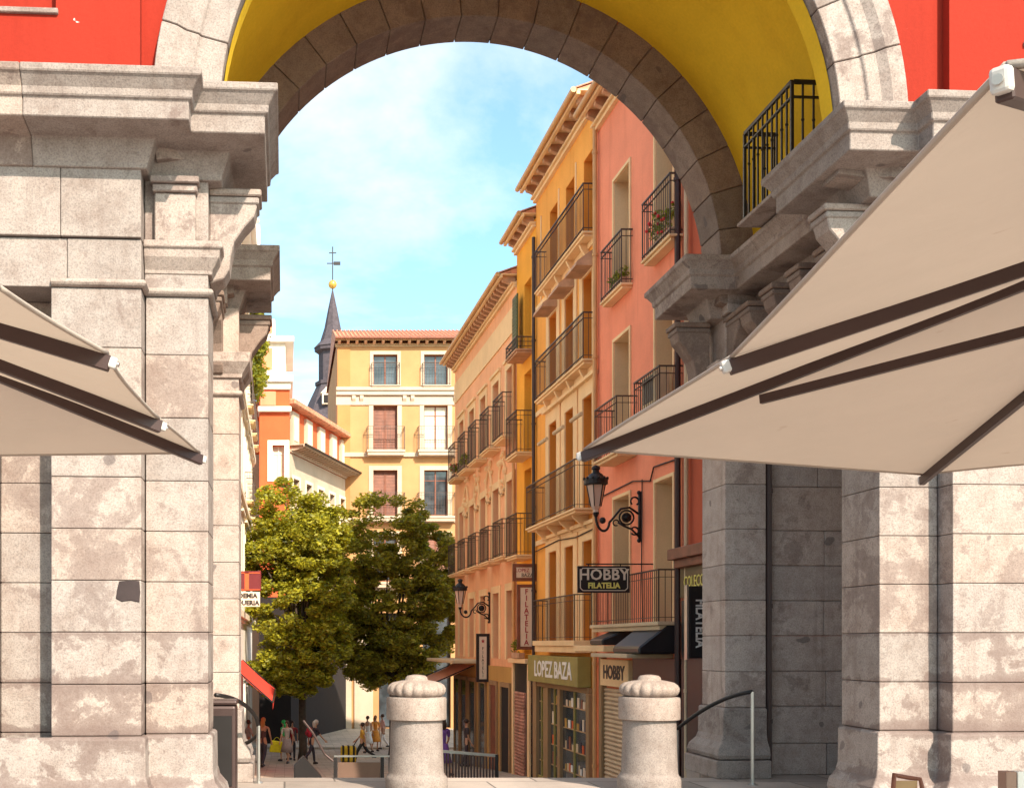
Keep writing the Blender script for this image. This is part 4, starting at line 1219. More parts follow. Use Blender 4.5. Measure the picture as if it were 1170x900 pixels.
part('border', inset(5.98, 6.935, 2.575, 3.025, 0.05, 22.996, 0.016), SIGNPALE, SG)
lettering(SG, 'HOBBY', 0.31, (6.457, 22.995, 2.885), FACE_CAM, SIGNPALE, sx=0.98, bold=0.006, spacing=1.02)
lettering(SG, 'FILATELIA', 0.155, (6.457, 22.995, 2.67), FACE_CAM, TEXTYEL, sx=0.95, bold=0.006)
mb = MB(); mb.beam((6.1, 23.03, 3.11), (7.5, 23.03, 3.11), 0.025, 0.025); mb.beam((6.15, 23.03, 3.10), (6.15, 23.03, 3.06), 0.02, 0.02); mb.beam((6.8, 23.03, 3.10), (6.8, 23.03, 3.06), 0.02, 0.02); part('bracket', mb, IRON, SG)

VS = thing('vertical_sign', 'tall pale vertical sign reading FILATELIA letter under letter beside the amber house', 'sign', (7.0, 32.8, 1.3))
board(VS, 6.80, 7.15, 32.8, 1.42, 3.12, SIGNPALE, 0, WOOD, 0.09)
for i, ch in enumerate('FILATELIA'): lettering(VS, ch, 0.215, (6.975, 32.795, 2.99-0.183*i), FACE_CAM, TEXTRED, sx=0.9, bold=0.004)
mb = MB(); mb.beam((7.15, 32.85, 3.0), (7.4, 32.85, 3.0), 0.04, 0.04); mb.beam((7.15, 32.85, 1.6), (7.4, 32.85, 1.6), 0.04, 0.04); part('bracket', mb, IRON, VS)
SS = thing('small_sign', 'small dark framed sign reading LOPEZ BAZA above the pale vertical sign', 'sign', (7.0, 32.8, 3.3))
board(SS, 6.68, 7.18, 32.8, 3.40, 3.70, SIGNPALE, 0, WOOD, 0.10)
lettering(SS, 'LOPEZ', 0.15, (6.86, 32.795, 3.61), FACE_CAM, TEXTRED, sx=0.9); lettering(SS, 'BAZA', 0.15, (7.0, 32.795, 3.47), FACE_CAM, TEXTDARK, sx=0.9)
mb = MB(); mb.beam((7.28, 32.85, 3.55), (7.45, 32.85, 3.55), 0.04, 0.04); part('bracket', mb, IRON, SS)
V2 = thing('vertical_sign', 'narrow white vertical sign in a black frame with a dark emblem on top', 'sign', (6.95, 39.5, 0.1))
board(V2, 6.76, 7.02, 39.5, 0.27, 1.75, SIGNPALE, 0, SIGNDARK, 0.10)
for i, ch in enumerate('FILATELI'): lettering(V2, ch, 0.15, (6.89, 39.495, 1.33-0.135*i), FACE_CAM, TEXTDARK, sx=0.9)
mb = MB(); mb.prism([(6.89+0.07*math.cos(k*math.pi/5+math.pi/2)*(1 if k % 2 == 0 else 0.45), 1.59+0.08*math.sin(k*math.pi/5+math.pi/2)*(1 if k % 2 == 0 else 0.45)) for k in range(10)], 'y', 39.485, 39.499); part('emblem', mb, TEXTRED, V2)
mb = MB(); mb.beam((7.1, 39.53, 1.4), (7.3, 39.53, 1.4), 0.04, 0.04); mb.beam((7.1, 39.53, 0.6), (7.3, 39.53, 0.6), 0.04, 0.04); part('bracket', mb, IRON, V2)
V3 = thing('vertical_sign', 'dark vertical sign with white sideways letters and a steel edge beside the right pier', 'sign', (7.3, 20.1, 1.2))
mb = MB(); mb.box(7.14, 7.50, 20.1, 20.2, 1.24, 2.52); part('panel', mb, SIGNDARK, V3, bevel=0.03, segs=3)
mb = MB(); mb.box(7.105, 7.137, 20.08, 20.22, 1.22, 2.54); part('edge', mb, STEEL, V3)
lettering(V3, 'FILATELIA', 0.23, (7.34, 20.095, 1.86), (R(90), R(-90)+R(180), 0), SIGNWHITE, sx=0.85, bold=0.006)
mb = MB(); mb.beam((7.45, 20.15, 2.3), (7.7, 20.15, 2.3), 0.04, 0.04); mb.beam((7.45, 20.15, 1.5), (7.7, 20.15, 1.5), 0.04, 0.04); part('bracket', mb, IRON, V3)
AS = thing('hanging_sign', 'dark red box sign over a pale board reading ACADEMIA PELUQUERIA on the left house', 'sign', (-1.4, 40, 2.6))
mb = MB(); mb.box(-1.74, -0.82, 40, 40.15, 3.35, 4.05); part('panel', mb, plain('dark_red_box', (0.14, 0.018, 0.022), 0.4), AS, bevel=0.02)
mb = MB(); mb.box(-1.40, -1.25, 39.985, 39.998, 3.4, 4.0); mb.box(-1.7, -0.86, 39.985, 39.998, 3.97, 4.0); mb.box(-1.7, -0.86, 39.98, 39.9845, 3.38, 3.41); part('trim', mb, BRICKRED, AS)
mb = MB(); mb.box(-2.7, -0.86, 40.02, 40.12, 2.80, 3.32); part('text_board', mb, SIGNPALE, AS, bevel=0.01)
lettering(AS, 'ACADEMIA', 0.225, (-0.96, 40.01, 3.18), FACE_CAM, TEXTDARK, sx=1.0, align='RIGHT', bold=0.01)
lettering(AS, 'PELUQUERIA', 0.225, (-0.89, 40.01, 2.93), FACE_CAM, TEXTDARK, sx=1.0, align='RIGHT', bold=0.01)

# ------------------------------------------------------------------ wall lanterns
def lantern(label, X, Y, zt, xw, zm, s=1.0):
    """X: lamp axis, xw: wall face, zt: top of the lamp, zm: middle of the wall plate"""
    root = thing('wall_lantern', label, 'wall lantern', (xw, Y, zm), 'wrought iron wall lanterns')
    b = zt-0.98*s
    mb = MB(); mb.lathe((X, Y, b), [(0.055*s, 0.0), (0.06*s, 0.05*s), (0.105*s, 0.12*s), (0.19*s, 0.56*s)], 6); part('lamp_glass', mb, LAMPGLASS, root)
    mb = MB()
    for k in range(6):
        t = math.pi*2*k/6
        mb.beam((X+0.108*s*math.cos(t), Y+0.108*s*math.sin(t), b+0.12*s), (X+0.196*s*math.cos(t), Y+0.196*s*math.sin(t), b+0.57*s), 0.018*s, 0.018*s)
    mb.lathe((X, Y, b), [(0.03*s, -0.10*s), (0.07*s, -0.02*s), (0.06*s, 0.0)], 10); part('lamp_frame', mb, IRON, root)
    mb = MB(); mb.lathe((X, Y, b), [(0.21*s, 0.565*s), (0.245*s, 0.58*s), (0.245*s, 0.68*s), (0.19*s, 0.72*s), (0.13*s, 0.79*s), (0.07*s, 0.83*s), (0.065*s, 0.88*s), (0.09*s, 0.90*s), (0.08*s, 0.95*s), (0.02*s, 0.98*s)], 18)
    for k in range(12):
        t = math.pi*2*k/12; mb.ball((X+0.24*s*math.cos(t), Y+0.24*s*math.sin(t), b+0.70*s), 0.03*s, 6, 4)
    part('cap', mb, IRON, root)
    mb = MB(); W = xw-0.03
    mb.box(W-0.012, xw, Y-0.035*s, Y+0.035*s, zm-0.5*s, zm+0.5*s)
    mb.ball((W, Y, zm+0.5*s), 0.045*s, 8, 6); mb.ball((W, Y, zm-0.5*s), 0.045*s, 8, 6)
    cy = lambda cx, cz, r, a0, a1, th=0.02: mb.tube([(cx+r*math.cos(R(a0+(a1-a0)*i/14)), Y, cz+r*math.sin(R(a0+(a1-a0)*i/14))) for i in range(15)], th*s, 6)
    ox = W-0.26*s
    cy(ox, zm-0.02, 0.15*s, 0, 360); cy(ox, zm-0.02, 0.08*s, 0, 360, 0.028); mb.tube([(ox-0.05*s, Y, zm-0.02), (ox+0.05*s, Y, zm-0.02)], 0.055*s, 8)
    cy(W-0.09*s, zm+0.32*s, 0.085*s, -60, 230); cy(W-0.09*s, zm-0.3*s, 0.08*s, -150, 150)
    mb.tube([(W, Y, zm+0.05*s), (W-0.2*s, Y, zm+0.19*s), (ox-0.12*s, Y, zm+0.16*s), (ox-0.3*s, Y, zm-0.06*s), (ox-0.36*s, Y, zm-0.12*s)], 0.024*s, 8)
    mb.tube([(W, Y, zm-0.42*s), (W-0.16*s, Y, zm-0.26*s), (ox-0.05*s, Y, zm-0.2*s), (ox-0.18*s, Y, zm-0.12*s)], 0.022*s, 8)
    cy(ox-0.22*s, zm-0.13*s, 0.06*s, 0, 300, 0.016)
    dx = (ox-0.36*s)-X; n = 14
    mb.tube([(X+dx*(0.5+0.5*math.cos(math.pi*(1-i/n))), Y, b-0.08*s-0.24*s*math.sin(math.pi*i/n) + (zm-0.12*s-(b-0.08*s))*i/n) for i in range(n+1)], 0.026*s, 8)
    mb.ball((X+dx*0.5, Y, b-0.17*s), 0.07*s, 8, 5)
    part('bracket', mb, IRON, root, smooth=True)
    return root
lantern('ornate iron wall lantern with milky glass on the salmon house above the HOBBY FILATELIA sign', 6.50, 23.75, 5.22, 7.43, 4.15, 1.0)
lantern('ornate iron wall lantern half lost against the tree, far along the peach house', 6.10, 39.5, 3.75, 7.13, 2.75, 1.0)

# ------------------------------------------------------------------ awnings, air conditioner, flowers
def awning(label, pts_top, pts_low, mat, name='awning', drop=0.25):
    root = thing(name, label, 'awning', pts_top[0])
    (a, b), (c, d) = pts_top, pts_low
    mb = MB(); n = 10; vs = []
    for i in range(n+1):
        t = i/n; p = Vector(a).lerp(Vector(b), t); q = Vector(c).lerp(Vector(d), t)
        for j in range(5):
            w = p.lerp(q, j/4); w.z -= 0.05*math.sin(math.pi*j/4); vs.append(w)
    mb.add(vs, [(i*5+j, i*5+j+1, (i+1)*5+j+1, (i+1)*5+j) for i in range(n) for j in range(4)])
    part('cover', mb, mat, root, smooth=True)
    mb = MB(); m = 24; vs = []
    for i in range(m+1):
        q = Vector(c).lerp(Vector(d), i/m); vs += [q, q-Vector((0, 0, drop*(0.75+0.25*abs(math.sin(i*1.3)))))]
    mb.add(vs, [(2*i, 2*i+1, 2*i+3, 2*i+2) for i in range(m)]); part('valance', mb, mat, root)
    mb = MB(); mb.beam(c, d, 0.05, 0.05); mb.beam(a, c, 0.04, 0.04); mb.beam(b, d, 0.04, 0.04); part('frame', mb, IRON, root)
awning('bright red sloping awning at the foot of the left house', ((-1.7, 34.0, 0.95), (-1.7, 44.0, 0.95)), ((-0.35, 34.0, -0.25), (-0.35, 44.0, -0.25)), AWNRED)
aP = [FR(-0.1, 42.0, 0.70), FR(-0.1, 46.4, 0.70)]; aQ = [FR(-1.6, 42.0, 0.05), FR(-1.6, 46.4, 0.05)]
awning('faded pink shop awning under the peach house at the far end', aP, aQ, AWNPINK)

AC = thing('air_conditioner', 'beige air conditioner box standing on the upper right balcony of the salmon house', 'air conditioner', FR(-0.25, 22.1, 5.57))
mb = MB(); mb.box(-0.40, -0.12, 21.75, 22.5, 6.12, 6.72); part('case', mb, BEIGE, AC, FR, bevel=0.015)
mb = MB(); mb.box(-0.39, -0.13, 22.501, 22.515, 6.18, 6.65); mb.box(-0.415, -0.401, 21.85, 22.40, 6.18, 6.66); part('grille', mb, IRON, AC, FR)
mb = MB(); mb.box(-0.38, -0.14, 21.8, 21.86, 5.57, 6.119); mb.box(-0.38, -0.14, 22.38, 22.44, 5.57, 6.119); part('foot', mb, IRON, AC, FR)

LEAFG = foliage('pot_leaf', (0.05, 0.10, 0.012), (0.30, 0.32, 0.03))
FLOWER = plain('red_flower', (0.6, 0.03, 0.03), 0.6, var=0.4)
def leaf_cloud(rr, centres, n, size, flat=0.6):
    """centres: list of (x, y, z, rx, ry, rz); returns verts, faces of small leaf shaped quads"""
    V, Fc = [], []
    for k in range(n):
        cx, cy, cz, rx, ry, rz = centres[rr.randrange(len(centres))]
        while True:
            a, b, c = rr.uniform(-1,1), rr.uniform(-1,1), rr.uniform(-1,1)
            if a*a+b*b+c*c <= 1: break
        p = Vector((cx+a*rx, cy+b*ry, cz+c*rz))
        d = Vector((rr.gauss(0,1), rr.gauss(0,1), rr.gauss(0,flat))).normalized()
        e = d.cross(Vector((rr.gauss(0,1), rr.gauss(0,1), rr.gauss(0,1)))).normalized()
        s = size*rr.uniform(0.6, 1.3)
        o = len(V); V += [p-d*s, p+e*s*0.45, p+d*s, p-e*s*0.45]; Fc.append((o, o+1, o+2, o+3))
    mb = MB(); mb.add(V, Fc); return mb
def planter(label, F, x, u0, u1, z, seed, flowers=True, hgt=0.3):
    root = thing('flower_box', label, 'flower box', F(x, (u0+u1)/2, z))
    mb = MB(); mb.box(x-0.09, x+0.09, u0, u1, z, z+0.17); part('box', mb, CORBELM, root, F, bevel=0.01)
    rr = random.Random(seed)
    cs = [(x+rr.uniform(-0.03,0.03), u0+(u1-u0)*(i+0.5)/6, z+0.2+rr.uniform(0.05, hgt), 0.16, 0.14, 0.16) for i in range(6)]
    part('leaves', leaf_cloud(rr, cs, 260, 0.055), LEAFG, root, F, fixn=False)
    if flowers:
        mb = MB()
        for i in range(14):
            c = cs[rr.randrange(6)]; mb.ball((c[0]+rr.uniform(-0.18, 0.05), c[1]+rr.uniform(-0.15, 0.15), c[2]+rr.uniform(-0.08, 0.2)), 0.035, 6, 4)
        part('flowers', mb, FLOWER, root, F)
planter('flower box with red blooms and bright leaves on the top balcony under the arch', FR, -0.13, 21.5, 22.7, 9.205, 3, hgt=0.45)
planter('low leafy flower box on the salmon balcony left of the red blooms', FR, -0.12, 24.4, 25.3, 9.205, 4, flowers=False, hgt=0.06)
planter('dark leafy planter on the ledge over the far shops beside the white vertical sign', FR, -0.25, 33.6, 34.6, 1.06, 5, flowers=False)
planter('flower box with red blooms on the far end balcony of the peach house', FR, -0.30, 44.7, 45.5, 8.01, 6, hgt=0.3)
planter('flower box on the middle upper balcony of the peach house', FR, -0.30, 42.5, 43.3, 8.01, 8, flowers=False)

# ------------------------------------------------------------------ trees
def tree(label, x, y, lobes, trunk_top, seed, nclump, per, mat, name='street_tree', lean=(0, 0), leaf=0.12):
    gz = ground_z(y)
    root = thing(name, label, 'tree', (x, y, gz), 'trees in the small square')
    rr = random.Random(seed)
    mb = MB()
    top = Vector((x+lean[0], y+lean[1], trunk_top))
    mb.tube([(x, y, gz-0.1), (x+0.03, y, gz+0.5), (x+lean[0]*0.4, y, (gz+trunk_top)/2), top], [0.24, 0.19, 0.16, 0.13], 10)
    cl = []
    for i in range(nclump):
        L = lobes[rr.randrange(len(lobes))]
        while True:
            a = Vector((rr.uniform(-1,1), rr.uniform(-1,1), rr.uniform(-1,1)))
            if 0.25 < a.length <= 1: break
        a = a.normalized()*(a.length**0.45)
        c = Vector((L[0]+a.x*L[3], L[1]+a.y*L[4], L[2]+a.z*L[5]))
        r = rr.uniform(0.28, 0.62)
        cl.append((c.x, c.y, c.z, r, r, r*0.62))
    for i in range(26):
        c = cl[rr.randrange(len(cl))]; e = Vector(c[:3]); m = top.lerp(e, 0.5)+Vector((rr.uniform(-.3,.3), rr.uniform(-.3,.3), rr.uniform(0,.4)))
        s = Vector((x+lean[0]*0.7, y, trunk_top-rr.uniform(0.2, 1.6)))
        mb.tube([s, m, e], [0.09, 0.05, 0.015], 6)
    part('trunk', mb, BARK, root, smooth=True)
    V, Fc = [], []
    part('crown', leaf_cloud(rr, cl, nclump*per, leaf, 0.45), mat, root, fixn=False)
    return root
tree('round leafy tree with a bright sunlit top, the left of the pair', 0.75, 47.5,
     [(0.15, 47.5, 6.6, 1.5, 1.5, 1.7), (-0.5, 47.3, 5.0, 1.4, 1.5, 1.6), (0.9, 47.4, 5.4, 1.5, 1.5, 1.7), (0.2, 47.4, 3.0, 1.9, 1.7, 1.9), (0.6, 47.2, 1.0, 1.5, 1.4, 1.3), (1.5, 47.4, 3.9, 1.2, 1.3, 1.5), (1.7, 47.6, 5.8, 1.0, 1.2, 1.4), (0.2, 47.3, 0.3, 1.7, 1.4, 1.0), (1.5, 47.4, 1.6, 1.2, 1.3, 1.2)], 1.0, 21, 390, 220, LEAF2, leaf=0.095)
tree('broad darker leafy tree, the right of the pair in front of the sunlit yellow house', 4.9, 51.5,
     [(4.6, 51.5, 6.6, 1.9, 1.7, 1.7), (3.6, 51.3, 5.0, 1.5, 1.6, 1.7), (6.3, 51.6, 5.2, 1.7, 1.6, 1.8), (5.0, 51.4, 3.4, 2.5, 1.9, 1.9), (4.2, 51.2, 1.4, 1.6, 1.5, 1.3), (6.6, 51.4, 2.6, 1.4, 1.5, 1.6), (5.4, 51.3, 1.2, 1.6, 1.5, 1.2), (3.0, 51.2, 3.4, 1.1, 1.3, 1.8), (6.9, 51.4, 4.0, 1.2, 1.4, 1.5), (3.2, 51.2, 1.4, 1.2, 1.3, 1.5), (5.0, 51.3, 0.4, 1.9, 1.4, 1.0)], 1.0, 22, 470, 220, LEAF, leaf=0.095)
# climber hanging from the top of the left white house
VN = thing('climbing_plant', 'bright yellow green climber hanging over the top of the left white house', 'climbing plant', (-1.2, 54.0, 13.4))
rr = random.Random(9)
cl = [(-1.62+rr.uniform(-0.1, 0.6)*(1-0.4*abs(t-0.4)), 54.0+rr.uniform(-1.8, 1.8), 13.6+4.0*t, 0.42, 0.6, 0.4) for t in [rr.random() for _ in range(60)]]
part('leaves', leaf_cloud(rr, cl, 5200, 0.12), foliage('climber_leaf', (0.10, 0.14, 0.012), (0.34, 0.32, 0.02)), VN, fixn=False)
mb = MB(); 
for k in range(5): mb.tube([(-1.58, 53.2+0.4*k, 13.2), (-1.5, 53.1+0.45*k, 15.2), (-1.45, 53.3+0.4*k, 17.3)], 0.04, 6)
part('stems', mb, BARK, VN)

# ------------------------------------------------------------------ cafe furniture at the lower right edge
BX = thing('bistro_chair', 'bistro chair with a curved dark backrest top at the lower right edge', 'chair', (3.05, 5.6, 0))
cx, cy = 3.05, 5.55
mb = MB(); mb.lathe((cx, cy-0.2, 0.44), [(0.19, 0), (0.20, 0.01), (0.20, 0.03), (0.18, 0.035)], 20); part('seat', mb, WOODLIGHT, BX)
mb = MB(); mb.box(cx-0.062, cx+0.048, cy+0.020, cy+0.026, 0.50, 0.83); part('backrest', mb, WOODLIGHT, BX)
mb = MB(); mb.tube([(cx-0.075, cy-0.01, 0.46), (cx-0.075, cy+0.01, 0.80), (cx-0.075, cy+0.0, 0.865), (cx-0.04, cy+0.03, 0.853), (cx+0.02, cy+0.04, 0.842), (cx+0.062, cy+0.02, 0.838), (cx+0.066, cy+0.01, 0.80), (cx+0.066, cy-0.01, 0.46)], 0.011, 8); part('back_frame', mb, WOOD, BX, smooth=True)
for a, b in ((-0.13, -0.06), (0.13, -0.06), (-0.13, -0.33), (0.13, -0.33)):
    mb = MB(); mb.tube([(cx+a*1.15, cy+b, 0), (cx+a, cy+b, 0.44)], 0.012, 8); part('leg', mb, WOOD, BX)
TB = thing('bistro_table', 'small round cafe table just under the lower right edge', 'table', (3.15, 4.95, 0))
mb = MB(); mb.lathe((3.15, 4.95, 0.72), [(0.32, 0), (0.33, 0.01), (0.33, 0.025), (0.32, 0.03)], 32); part('tabletop', mb, WOODLIGHT, TB)
mb = MB(); mb.tube([(3.15, 4.95, 0.02), (3.15, 4.95, 0.72)], 0.03, 12); part('pole', mb, IRON, TB)
mb = MB(); mb.lathe((3.15, 4.95, 0), [(0.24, 0), (0.24, 0.012), (0.05, 0.03)], 24); part('base', mb, IRON, TB)
MN = thing('menu_holder', 'wooden menu holder with a white card on the cafe table', 'menu holder', (3.14, 4.9, 0.75))
mb = MB(); mb.box(3.09, 3.135, 4.87, 4.93, 0.751, 0.952); part('block', mb, plain('menu_wood', (0.33, 0.2, 0.15), 0.5), MN, bevel=0.002)
mb = MB(); mb.box(3.142, 3.176, 4.875, 4.925, 0.751, 0.953); part('card', mb, SIGNWHITE, MN, bevel=0.002)
mb = MB(); mb.box(3.136, 3.1415, 4.88, 4.92, 0.751, 0.945); part('clip', mb, IRON, MN)

# ------------------------------------------------------------------ people
def skin_obj(name, verts, edges, mat, root, parent=None, M=None, sub=1, rootv=0):
    me = bpy.data.meshes.new(name); bm = bmesh.new()
    lay = bm.verts.layers.skin.verify()
    bv = []
    for i, (p, r) in enumerate(verts):
        q = M @ Vector(p) - root.location
        v = bm.verts.new(q); rr_ = r if isinstance(r, tuple) else (r, r)
        v[lay].radius = rr_; v[lay].use_root = (i == rootv); bv.append(v)
    for a, b in edges: bm.edges.new((bv[a], bv[b]))
    bm.to_mesh(me); bm.free(); me.materials.append(mat)
    o = link(bpy.data.objects.new(name, me)); o.parent = parent or root
    sk = o.modifiers.new('skin', 'SKIN'); sk.use_smooth_shade = True
    sb = o.modifiers.new('sub', 'SUBSURF'); sb.levels = sub; sb.render_levels = sub
    return o
CLOTH = {}
def cloth(c):
    if c not in CLOTH: CLOTH[c] = plain('cloth_%d' % len(CLOTH), c, 0.85, var=0.2, nscale=9)
    return CLOTH[c]
SKIN = plain('skin', (0.50, 0.27, 0.17), 0.6, var=0.08)
def person(label, px, Y, h, heading, top, bottom, hair, lower='trousers', stride=0.35, bend=0.0, longhair=False, sleeves=True, zoff=0.0, hat=None):
    X = (px-325)/1300*Y; gz = ground_z(Y)+zoff
    root = thing('person', label, 'person', (X, Y, gz))
    M = Matrix.Translation((X, Y, gz)) @ Matrix.Rotation(R(heading), 4, 'Z') @ Matrix.Scale(h, 4)
    sb, cb = math.sin(bend), math.cos(bend)
    hipz = 0.515
    def T(x, y, z):                      # torso point, bent forward about the hips
        dz = z-hipz
        return (x, y*cb+dz*sb, hipz+dz*cb-y*sb)
    def leg(sx, a):
        k = (sx*0.05, math.sin(a)*0.235, hipz-0.235*math.cos(a)); b2 = a-0.25-0.55*max(0, -a)
        an = (sx*0.05, k[1]+math.sin(b2)*0.235, max(0.04, k[2]-0.235*math.cos(b2)))
        return [((sx*0.05, 0, hipz-0.01), 0.066), (k, 0.046), (an, 0.029), ((an[0]+sx*0.01, an[1]+0.085, max(0.018, an[2]-0.025)), 0.018)]
    LL, RL = leg(-1, stride), leg(1, -stride)
    def arm(sx, a):
        s = T(sx*0.105, 0, 0.805); 
        e = (s[0]+sx*0.025, s[1]+math.sin(a)*0.17, s[2]-0.17*math.cos(a)); a2 = a+0.35
        w = (e[0]-sx*0.005, e[1]+math.sin(a2)*0.14, e[2]-0.14*math.cos(a2))
        return [(s, 0.044), (e, 0.031), (w, 0.022), ((w[0], w[1]+math.sin(a2)*0.045, w[2]-0.045*math.cos(a2)), (0.012, 0.02))]
    LA, RA = arm(-1, -stride*0.9-bend*0.4), arm(1, stride*0.9+bend*0.5)
    hd = T(0, 0.012, 0.93)
    V = [(T(0,0,0.535), (0.092, 0.072)), (T(0,0,0.62), (0.082, 0.062)), (T(0,0,0.74), (0.10, 0.07)), (T(0,0,0.81), (0.072, 0.05)), (T(0,0.005,0.855), 0.03), (T(0,0.01,0.895), (0.04, 0.048)), (T(0,0.012,0.945), (0.048, 0.056)), (T(0,0.008,0.985), (0.03, 0.035))]
    E = [(i, i+1) for i in range(7)]
    for ch, at in ((LL, 0), (RL, 0), (LA, 3), (RA, 3)):
        b = len(V); V += ch; E.append((at, b)); E += [(b+i, b+i+1) for i in range(len(ch)-1)]
    nz = len(V); V.append((T(0, 0.066, 0.925), 0.010)); E.append((6, nz))
    skin_obj('body', V, E, SKIN, root, M=M)
    # clothes follow the body
    d = 0.010
    V = [(T(0,0,0.48), (0.112, 0.095)), (T(0,0,0.62), (0.094, 0.074)), (T(0,0,0.74), (0.115, 0.082)), (T(0,0,0.80), (0.082, 0.062)), (T(0,0,0.825), (0.045, 0.04))]
    E = [(0,1),(1,2),(2,3),(3,4)]
    if sleeves:
        for ch in (LA, RA):
            b = len(V); m = Vector(ch[0][0]).lerp(Vector(ch[1][0]), 0.75)
            V += [(ch[0][0], 0.058), (tuple(m), 0.048)]; E += [(3, b), (b, b+1)]
    skin_obj('shirt' if lower != 'dress' else 'dress', V, E, top, root, M=M)
    if lower in ('trousers', 'shorts'):
        V = [(T(0,0,0.55), (0.085, 0.07)), (T(0,0,0.505), (0.085, 0.072))]; E = [(0,1)]
        for ch in (LL, RL):
            b = len(V)
            if lower == 'trousers': pts = [(ch[0][0], 0.08), (ch[1][0], 0.062), (ch[2][0], 0.046)]
            else: pts = [(ch[0][0], 0.082), (tuple(Vector(ch[0][0]).lerp(Vector(ch[1][0]), 0.9)), 0.07)]
            V += pts; E.append((1, b)); E += [(b+i, b+i+1) for i in range(len(pts)-1)]
        skin_obj(lower, V, E, bottom, root, M=M)
    else:
        mb = MB(); mb.lathe((0, 0, 0), [(0.125+0.03, 0.27), (0.12, 0.42), (0.098, 0.53), (0.085, 0.58)], 18, lambda t, z: 1+0.05*math.sin(t*7)*(z < 0.5))
        mb.map(lambda x, y, z: M @ Vector((x, y*0.85, z))); part('skirt', mb, bottom, root, smooth=True)
    mb = MB(); mb.ball(T(0, -0.006, 0.957), 0.055, 12, 8, (0.88, 1.0, 0.95))
    if longhair: mb.ball(T(0, -0.042, 0.89), 0.055, 10, 6, (0.95, 0.55, 1.5))
    mb.map(lambda x, y, z: M @ Vector((x, y, z))); part('hair', mb, hair, root, smooth=True)
    if hat:
        mb = MB(); mb.lathe(T(0, 0, 0.975), [(0.085, 0), (0.085, 0.006), (0.058, 0.01), (0.055, 0.05), (0.02, 0.062)], 14)
        mb.map(lambda x, y, z: M @ Vector((x, y, z))); part('hat', mb, hat, root)
    for sx in (-1, 1):
        mb = MB(); mb.ball(T(sx*0.02, 0.062, 0.94), 0.007, 6, 4); mb.map(lambda x, y, z: M @ Vector((x, y, z))); part('eye', mb, TEXTDARK, root)
    for ch in (LL, RL):
        a, b = ch[2][0], ch[3][0]
        mb = MB(); mb.tube([(a[0], a[1]-0.025, max(0.02, a[2]-0.02)), (a[0], a[1]+0.03, max(0.02, a[2]-0.015)), b], [0.026, 0.03, 0.02], 8)
        mb.map(lambda x, y, z: M @ Vector((x, y, z))); part('shoe', mb, TEXTDARK, root)
    for sx, ch in ((-1, LA), (1, RA)):
        w, e = Vector(ch[2][0]), Vector(ch[3][0]); dd = (e-w).normalized(); mb = MB()
        mb.beam(w+dd*0.02, w+dd*0.058, 0.014, 0.045, up=(0, 1, 0.3))
        for k in range(4):
            o = Vector((0, 0.016-0.0107*k, 0.004*k)); L = (0.036, 0.042, 0.039, 0.03)[k]
            mb.tube([w+dd*0.055+o, w+dd*(0.055+L*0.6)+o+Vector((-sx*0.003, 0, 0)), w+dd*(0.055+L)+o+Vector((-sx*0.012, 0.004, 0))], [0.0055, 0.005, 0.004], 5)
        mb.tube([w+dd*0.028+Vector((0, 0.02, 0)), w+dd*0.055+Vector((-sx*0.006, 0.034, 0))], [0.006, 0.0045], 5)
        mb.map(lambda x, y, z: M @ Vector((x, y, z))); part('hand', mb, SKIN, root)
    root['h'] = h
    return root, M, T
BLOND = plain('blond_hair', (0.45, 0.25, 0.09), 0.6); BROWNH = plain('brown_hair', (0.06, 0.03, 0.02), 0.6); GREY = plain('grey_hair', (0.5, 0.45, 0.4), 0.6)
person('walking man in a pale grey shirt and brown shorts by the left handrail', 284, 44, 1.72, -70, cloth((0.45, 0.42, 0.42)), cloth((0.16, 0.10, 0.07)), BROWNH, 'shorts', 0.4)
person('blond woman in a dark sleeveless top seen above the left handrail', 301, 40, 1.78, -20, cloth((0.10, 0.05, 0.05)), cloth((0.05, 0.05, 0.07)), BLOND, 'trousers', 0.25, longhair=True, sleeves=False)
person('woman in a pale top and skirt walking beside the left tree trunk', 328, 45, 1.70, 160, cloth((0.55, 0.48, 0.42)), cloth((0.35, 0.28, 0.26)), BROWNH, 'skirt', 0.3, longhair=True)
person('woman with a bright green headscarf and top near the left tree', 324, 48, 1.74, 60, cloth((0.05, 0.55, 0.16)), cloth((0.5, 0.45, 0.42)), cloth((0.05, 0.55, 0.16)), 'skirt', 0.2, longhair=True)
person('man in dark red striped shirt standing close to the left tree trunk', 334, 49, 1.72, 180, cloth((0.30, 0.03, 0.04)), cloth((0.03, 0.03, 0.04)), BROWNH, 'trousers', 0.1)
r5, M5, T5 = person('stooping person in dark clothes carrying a red backpack', 356, 43, 1.74, -60, cloth((0.05, 0.04, 0.05)), cloth((0.04, 0.035, 0.05)), GREY, 'trousers', 0.35, bend=0.28, longhair=True)
BP = thing('backpack', 'dark red backpack on the stooping person', 'backpack', M5 @ Vector(T5(0, -0.10, 0.6)))
mb = MB(); mb.ball(T5(0, -0.115, 0.70), 0.1, 12, 8, (0.95, 0.62, 1.2)); mb.map(lambda x, y, z: M5 @ Vector((x, y, z))); part('bag', mb, cloth((0.40, 0.02, 0.04)), BP, smooth=True)
mb = MB(); mb.ball(T5(0, -0.175, 0.66), 0.055, 10, 6, (1.0, 0.5, 0.9)); mb.map(lambda x, y, z: M5 @ Vector((x, y, z))); part('pocket', mb, cloth((0.25, 0.015, 0.03)), BP, smooth=True)
mb = MB()
for sx in (-0.06, 0.06): mb.tube([T5(sx, -0.06, 0.80), T5(sx, 0.03, 0.835), T5(sx, 0.085, 0.76), T5(sx*1.2, 0.03, 0.62)], 0.011, 6)
